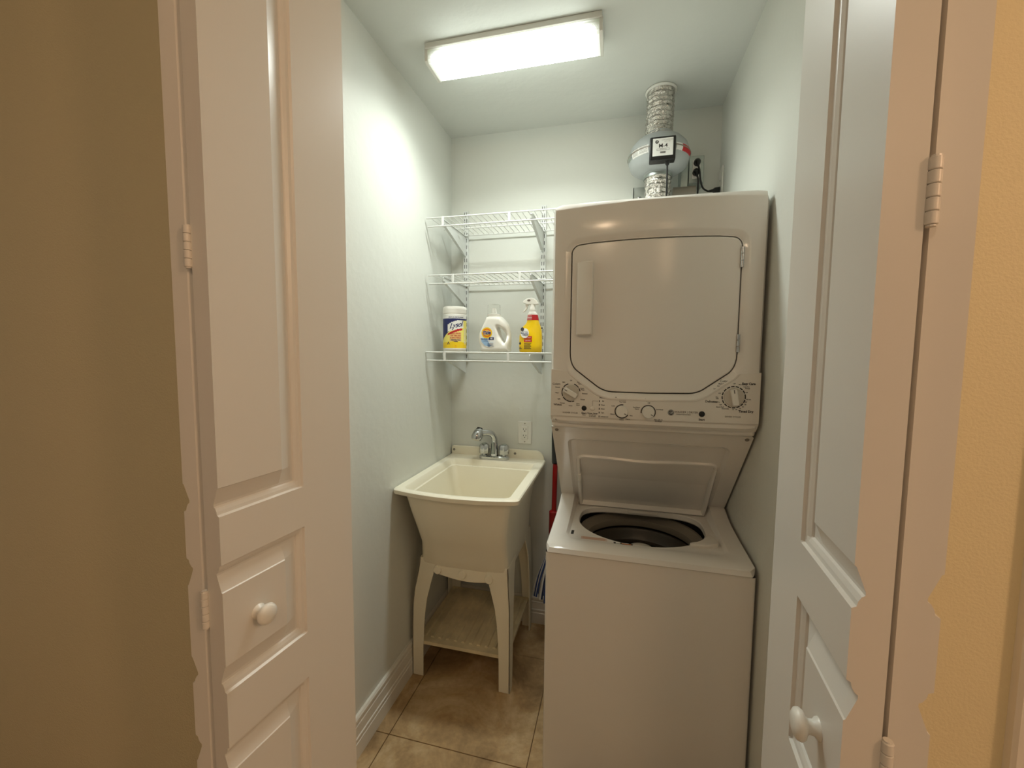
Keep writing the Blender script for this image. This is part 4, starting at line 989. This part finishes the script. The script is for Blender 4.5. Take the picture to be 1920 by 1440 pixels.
MB().loft([ell(0.1385, -0.0192, 0.0325, 0.0190), ell(0.148, -0.0185, 0.031, 0.0185), ell(0.162, -0.0165, 0.028, 0.018)]).build('neck_band', M['red'], spb, smooth=50)
MB().loft([ell(0.162, -0.0160, 0.0275, 0.0175), ell(0.170, -0.013, 0.023, 0.017), ell(0.177, -0.009, 0.017, 0.0125)]).build('shoulder', M['bottle_white'], spb, smooth=50)
head = MB()
head.lathe([(0.0135, 0.174), (0.0145, 0.176), (0.0145, 0.190), (0.0125, 0.194), (0.0120, 0.210), (0.0, 0.211)], (sx_ + 0.004, sy_, SZ3), 'z', 24)
hp_ = [(1.18 * a, b) for a, b in [(-0.030, 0.2125), (-0.030, 0.222), (-0.024, 0.2265), (-0.014, 0.2325), (0.002, 0.2345), (0.012, 0.231), (0.022, 0.220), (0.026, 0.209), (0.024, 0.2065), (-0.016, 0.2065), (-0.022, 0.2115)]]
head.prism([(sx_ + x, SZ3 + z) for x, z in hp_], 'y', sy_ - 0.0125, sy_ + 0.0125)
sph = head.build('spray_head', M['bottle_white'], spb, bevel=0.003, weld=False)
tr = [(1.2 * a, b) for a, b in [(-0.022, 0.209), (-0.012, 0.208), (-0.013, 0.198), (-0.017, 0.187), (-0.024, 0.178), (-0.030, 0.174), (-0.032, 0.176), (-0.026, 0.184), (-0.022, 0.196)]]
MB().prism([(sx_ + x, SZ3 + z) for x, z in tr], 'y', sy_ - 0.006, sy_ + 0.006).build('trigger', M['bottle_white'], spb, bevel=0.0015)
sl_ = MB(); 
def spf(x, z, h=0.0):
    return (sx_ + x, sy_ - 0.0296 - h + 0.9 * max(0, abs(x + 0.002) - 0.030) ** 1.5 + max(0, z - 0.085) * 0.22, SZ3 + z)
def sq(x0, x1, z0, z1, mi, h=0.0004): sl_.add([spf(x0, z0, h), spf(x1, z0, h), spf(x1, z1, h), spf(x0, z1, h)], [(0, 1, 2, 3)], mi)
c0 = (-0.023, 0.082); sl_.add([spf(c0[0] + 0.0185 * math.cos(2 * PI * k / 28), c0[1] + 0.021 * math.sin(2 * PI * k / 28), 0.0008) for k in range(28)], [tuple(range(28))], 0)
c1 = (-0.034, 0.099); sl_.add([spf(c1[0] + 0.0075 * math.cos(2 * PI * k / 20), c1[1] + 0.0085 * math.sin(2 * PI * k / 20), 0.0014) for k in range(20)], [tuple(range(20))], 2)
put_text(sl_, 'all purpose', 0.0058, lambda x, y: spf(-0.022 + x, 0.090 + y, 0.0016), 3)
put_text(sl_, 'Bathroom', 0.0080, lambda x, y: spf(-0.024 + x, 0.0825 + y, 0.0016), 3, bold=0.0003)
put_text(sl_, 'Cleaner', 0.0080, lambda x, y: spf(-0.020 + x, 0.075 + y, 0.0016), 3, bold=0.0003)
sq(-0.026, 0.009, 0.058, 0.069, 1); sq(-0.026, 0.009, 0.044, 0.055, 1)
put_text(sl_, 'with bleach', 0.0058, lambda x, y: spf(-0.0085 + x, 0.0635 + y, 0.001), 0); put_text(sl_, 'kills 99.9%', 0.0058, lambda x, y: spf(-0.0085 + x, 0.0495 + y, 0.001), 0)
for k in range(5): sq(-0.026, 0.006 - 0.004 * (k % 2), 0.036 - 0.0055 * k, 0.0385 - 0.0055 * k, 2)
sl_.add([spf(-0.043 + x, 0.038 + z, 0.0012) for x, z in ((-0.0055, 0), (0, -0.0075), (0.0055, 0), (0, 0.0075))], [(0, 1, 2, 3)], 2)
sq(-0.047, -0.039, 0.020, 0.023, 2); sq(-0.047, -0.036, 0.014, 0.017, 2)
sq(-0.0145, 0.006, 0.1425, 0.1445, 0); sq(-0.0145, 0.006, 0.149, 0.151, 0); sq(-0.0135, 0.005, 0.1555, 0.157, 0)
sl_.v = [(p[0], p[1] + (0.0 if p[2] - SZ3 < 0.14 else -0.004 + 0.0), p[2]) for p in sl_.v]
sl_.build('label_print', [M['paper'], M['red'], M['ink'], M['navy']], spb, smooth=0, weld=False, recalc=False)
lo = MB(); n = 20; lo.add([(sx_ - 0.010 + 0.0075 * math.cos(2 * PI * k / n), sy_ - 0.0128, SZ3 + 0.2235 + 0.0045 * math.sin(2 * PI * k / n)) for k in range(n)], [tuple(range(n))])
lo.build('head_emblem', M['grey_ink'], spb, smooth=0, recalc=False)

# ------------------------------------------------------------------ inline duct fan, ducts, plugs
DX, DY = 0.139, 1.862
def foil_duct(name, z0, z1, r, label, seed, x=DX, x_top=None):
    rnd = random.Random(seed); mb = MB(); rings = []; n = 40; z = z0; i = 0
    steps = int((z1 - z0) / 0.0035)
    for k in range(steps + 1):
        t = k / steps; z = z0 + (z1 - z0) * t
        ph = 2 * PI * z / 0.0185; rr = r + 0.0022 * math.sin(ph)
        xx = x + ((x_top or x) - x) * t
        rings.append([(xx + (rr + rnd.uniform(-0.0013, 0.0013)) * math.cos(2 * PI * j / n), DY + (rr + rnd.uniform(-0.0013, 0.0013)) * math.sin(2 * PI * j / n), z + rnd.uniform(-0.0012, 0.0012)) for j in range(n)])
    mb.loft(rings, True, True)
    o = mb.build(name, M['foil'], None, smooth=30); return tag(o, label, 'duct', 'crinkled foil ducts of the fan')
foil_duct('foil_duct', 2.250, 2.4395, 0.052, 'crinkled foil duct rising from the fan to the ceiling', 3, 0.137, 0.140)
MB_ring = MB().lathe([(0.053, -0.002), (0.060, -0.002), (0.061, -0.006), (0.056, -0.010), (0.0535, -0.010)], (0.140, DY, ZC), 'z', 36, cap=False)
foil_duct('foil_duct', 1.8385, 2.1005, 0.050, 'crinkled foil duct from behind the dryer up to the fan', 5, 0.139)
fan = thing('duct_fan', 'grey round inline duct fan with black box marked M-4', 'fan', (DX, DY, 2.17))
MB().lathe([(0.050, -0.075), (0.053, -0.072), (0.055, -0.062), (0.085, -0.056), (0.108, -0.040), (0.118, -0.012), (0.1195, -0.001), (0.1195, 0.001), (0.118, 0.014), (0.108, 0.044), (0.088, 0.066), (0.060, 0.076), (0.054, 0.080), (0.052, 0.094), (0.049, 0.094)], (DX, DY, 2.175), 'z', 56, cap=False).build('fan_housing', M['fan_grey'], fan, smooth=40)
MB().lathe([(0.1205, -0.003), (0.1222, -0.002), (0.1222, 0.002), (0.1205, 0.003)], (DX, DY, 2.178), 'z', 56, cap=False).build('housing_seam', M['grey_plastic'], fan)
MB().lathe([(0.0535, -0.004), (0.0565, -0.004), (0.0565, 0.006), (0.0535, 0.006)], (DX, DY, 2.098), 'z', 40, cap=False).build('duct_clamp', M['steel'], fan)
# control box in front
bxo = MB().box(0.0965, 0.1895, 1.728, 1.765, 2.112, 2.200).build('control_box', M['black'], fan, bevel=0.004)
MB().box(0.1065, 0.1800, 1.7268, 1.7284, 2.1285, 2.1925).build('name_plate', M['paper'], bxo, bevel=0.0005, seg=1)
bl = MB(); by = 1.7264
put_text(bl, 'M-4', 0.0200, lambda x, y: (0.1440 + x, by, 2.1640 + y), 0, bold=0.0003)
bl.add([(0.1215 + 0.0062 * math.cos(2 * PI * k / 20), by, 2.1795 + 0.0062 * math.sin(2 * PI * k / 20)) for k in range(20)], [tuple(range(20))], 0)
put_text(bl, 'f', 0.008, lambda x, y: (0.1215 + x, by - 0.0003, 2.1795 + y), 2, bold=0.0004)
put_text(bl, 'INLINE CENTRIFUGAL', 0.0042, lambda x, y: (0.1590 + x, by, 2.1845 + y), 1); put_text(bl, 'DUCT FAN', 0.0042, lambda x, y: (0.1590 + x, by, 2.1790 + y), 1)
for (x0, x1, z0, z1) in ((0.1215, 0.1665, 2.1535, 2.1542), (0.1215, 0.1665, 2.1475, 2.1482), (0.1215, 0.1222, 2.1475, 2.1542), (0.1658, 0.1665, 2.1475, 2.1542)): bl.add([(x0, by, z0), (x1, by, z0), (x1, by, z1), (x0, by, z1)], [(0, 1, 2, 3)], 0)
put_text(bl, 'MODEL M-4', 0.0046, lambda x, y: (0.1440 + x, by, 2.1508 + y), 1)
for k in range(10): bl.add([(0.134 + 0.002 * k, by, 2.1370), (0.1352 + 0.002 * k, by, 2.1370), (0.1352 + 0.002 * k, by, 2.1440), (0.134 + 0.002 * k, by, 2.1440)], [(0, 1, 2, 3)], 0)
bl.build('lettering', [M['ink'], M['grey_ink'], M['paper']], bxo, smooth=0, weld=False, recalc=False)
# paper stickers wrapped on the fan belt
def belt(a0, a1, z0, z1, name, m, r=0.1215):
    n = 10; A = [math.radians(a0 + (a1 - a0) * k / n) for k in range(n + 1)]
    def rr(z): return r - 0.0002 + (0.0 if 2.160 < z < 2.192 else -0.0055)
    return MB().loft([[(DX + rr(z) * math.cos(t), DY + rr(z) * math.sin(t), z) for t in A] for z in (z0, (z0 * 2 + z1) / 3, (z0 + 2 * z1) / 3, z1)], False, False, closed=False).build(name, m, fan, smooth=50, recalc=False)
belt(188, 206, 2.158, 2.187, 'silver_sticker', M['steel']); belt(209, 247, 2.157, 2.193, 'data_sticker', M['paper']); belt(298, 312, 2.158, 2.192, 'paper_sticker', M['paper']); belt(312, 345, 2.158, 2.192, 'red_sticker', M['red'])
tx = MB()
for k in range(6):
    for (a0, a1) in ((211, 226), (229, 245)):
        n = 4; z = 2.1605 + 0.005 * k
        tx.loft([[(DX + 0.1221 * math.cos(math.radians(a0 + (a1 - a0) * q / n)), DY + 0.1221 * math.sin(math.radians(a0 + (a1 - a0) * q / n)), zz) for q in range(n + 1)] for zz in (z, z + 0.0013)], False, False, closed=False)
tx.build('sticker_print', M['grey_ink'], fan, smooth=0, weld=False, recalc=False)
# mounting bracket: back plate on the wall with two arms
MB().box(0.0455, 0.049, 1.948, YB, 2.020, 2.10).box(0.046, 0.100, 1.948, 1.951, 2.02, 2.10).build('mounting_bracket', M['steel'], fan, weld=False, smooth=0)
MB().box(0.236, 0.240, 1.93, YB, 2.03, 2.21).box(0.236, 0.262, 1.927, 1.931, 2.05, 2.21).build('mounting_bracket', M['steel'], fan, weld=False, smooth=0)
MB().lathe([(0.024, 0.0), (0.024, 0.09)], (0.205, 1.94, 2.06), 'x', 24).build('motor_stub', M['grey_plastic'], fan)
MB().lathe([(0.008, 0.0), (0.008, -0.003), (0.004, -0.004), (0, -0.004)], (0.073, 1.948, 2.052), 'y', 14).build('bracket_bolt', M['chrome'], fan)
fcord = smooth_path([(0.163, 1.745, 2.113), (0.163, 1.745, 2.09), (0.164, 1.747, 2.02), (0.165, 1.76, 1.93), (0.168, 1.80, 1.835)], 6)
MB().tube(fcord, [0.0095 if i < 2 else (0.0075 if i < 5 else 0.0034) for i in range(len(fcord))], 10).build('fan_cord', M['black'], fan, smooth=50)
# outlet box screwed to the bracket, two black plugs
jb = thing('junction_box', 'galvanized steel outlet box beside the duct fan', 'outlet box', (0.293, 1.98, 2.10))
MB().box(0.268, 0.328, 1.955, YB, 2.098, 2.212).build('steel_box', M['steel'], jb, bevel=0.002)
MB().box(0.2700, 0.3265, 1.951, 1.955, 2.101, 2.209).build('cover', M['steel'], jb, bevel=0.001)
MB().box(0.283, 0.314, 1.948, 1.953, 2.118, 2.192).build('receptacle', M['bottle_white'], jb, bevel=0.002)
def cord(name, plug, path, label, plugend=None):
    t = thing(name, label, 'cord', plug, 'black power cords beside the fan')
    MB().tube([(plug[0], plug[1], plug[2]), (plug[0], plug[1] - 0.012, plug[2]), (plug[0], plug[1] - 0.022, plug[2] - 0.006), (plug[0] + 0.001, plug[1] - 0.026, plug[2] - 0.022)], [0.0135, 0.0135, 0.010, 0.005], 16).build('plug', M['black'], t, smooth=50)
    MB().tube(smooth_path([(plug[0] + 0.001, plug[1] - 0.026, plug[2] - 0.020)] + path, 6), 0.0036, 10).build('cable', M['black'], t, smooth=60)
    if plugend:
        a, b = plugend; a = Vector(a); b = Vector(b)
        MB().tube([a, a + (b - a) * 0.3, a + (b - a) * 0.55, b], [0.0045, 0.0062, 0.0115, 0.0125], 14).build('connector', M['black'], t, smooth=50)
    return t
cord('power_cord', (0.299, 1.948, 2.180), [(0.306, 1.922, 2.14), (0.312, 1.925, 2.10), (0.325, 1.945, 2.076), (0.345, 1.963, 2.068), (0.357, 1.972, 2.069)], 'black power cord looping from the steel box to the right wall plate', ((0.355, 1.971, 2.069), (0.3985, 1.985, 2.076)))
cord('power_cord', (0.296, 1.948, 2.140), [(0.303, 1.924, 2.10), (0.303, 1.926, 2.05), (0.300, 1.935, 1.96), (0.296, 1.95, 1.835)], 'black power cord hanging straight down behind the dryer')
wp = thing('wall_plate', 'white outlet plate on the right closet wall with black connector', 'outlet', (XR, 1.985, 2.09))
MB().box(XR - 0.006, XR, 1.950, 2.020, 2.050, 2.165).build('cover_plate', M['white_plastic'], wp, bevel=0.003)
MB().lathe([(0.003, 0), (0.003, -0.001), (0, -0.0012)], (XR - 0.006, 1.985, 2.112), 'x', 10).build('screw', M['grey_plastic'], wp)

# ------------------------------------------------------------------ mop behind the washer
mp = thing('mop', 'red handled string mop leaning between the sink and the washer', 'mop', (-0.26, 1.93, 0.0))
g0, g1 = Vector((-0.2815, 1.955, 1.055)), Vector((-0.268, 1.90, 0.868)); pe = Vector((-0.274, 1.90, 0.30))
MB().tube([g0, g0 + (g1 - g0) * 0.04, g0 + (g1 - g0) * 0.3, g0 + (g1 - g0) * 0.96, g1], [0.006, 0.012, 0.015, 0.0165, 0.015], 14).build('grip', M['black'], mp, smooth=50)
MB().tube([g1, (-0.271, 1.90, 0.62), pe], 0.0115, 12).build('pole', M['mop_red'], mp)
MB().tube([(-0.271, 1.90, 0.645), (-0.272, 1.90, 0.64), (-0.273, 1.90, 0.50), (-0.274, 1.90, 0.49)], [0.013, 0.021, 0.021, 0.014], 14).build('wringer_sleeve', M['mop_red'], mp)
ym = MB(); rnd = random.Random(11)
for k in range(64):
    a = 2 * PI * k / 64; x0, y0 = -0.278 + 0.018 * math.cos(a), 1.90 + 0.018 * math.sin(a)
    rr = rnd.uniform(0.045, 0.075); x1, y1 = -0.285 + rr * math.cos(a) * 1.05, 1.90 + rr * math.sin(a)
    ym.tube(smooth_path([(x0, y0, 0.46), (x0 + (x1 - x0) * 0.25, y0 + (y1 - y0) * 0.25, 0.40), (x0 + (x1 - x0) * 0.7, y0 + (y1 - y0) * 0.7, 0.32), (x1, min(y1, 1.99), rnd.uniform(0.215, 0.25))], 4), 0.0042, 6, mi=k % 2)
o = ym.build('mop_strands', [M['mop_blue'], M['mop_white']], mp, weld=False); o['kind'] = 'stuff'
MB().tube([(-0.276, 1.90, 0.49), (-0.276, 1.90, 0.43)], [0.016, 0.024], 14).build('mop_collar', M['mop_red'], mp)
MB_ring.build('ceiling_collar', M['white_plastic'], None)
tag(bpy.data.objects['ceiling_collar'], 'white collar ring where the foil duct meets the ceiling', 'collar')

for o in COL.objects:
    if o.name.split('.')[0] in ('lettering', 'slots', 'label_print', 'sticker_print', 'dial_ring', 'lip_marks', 'instruction_sticker'): o['kind'] = 'stuff'
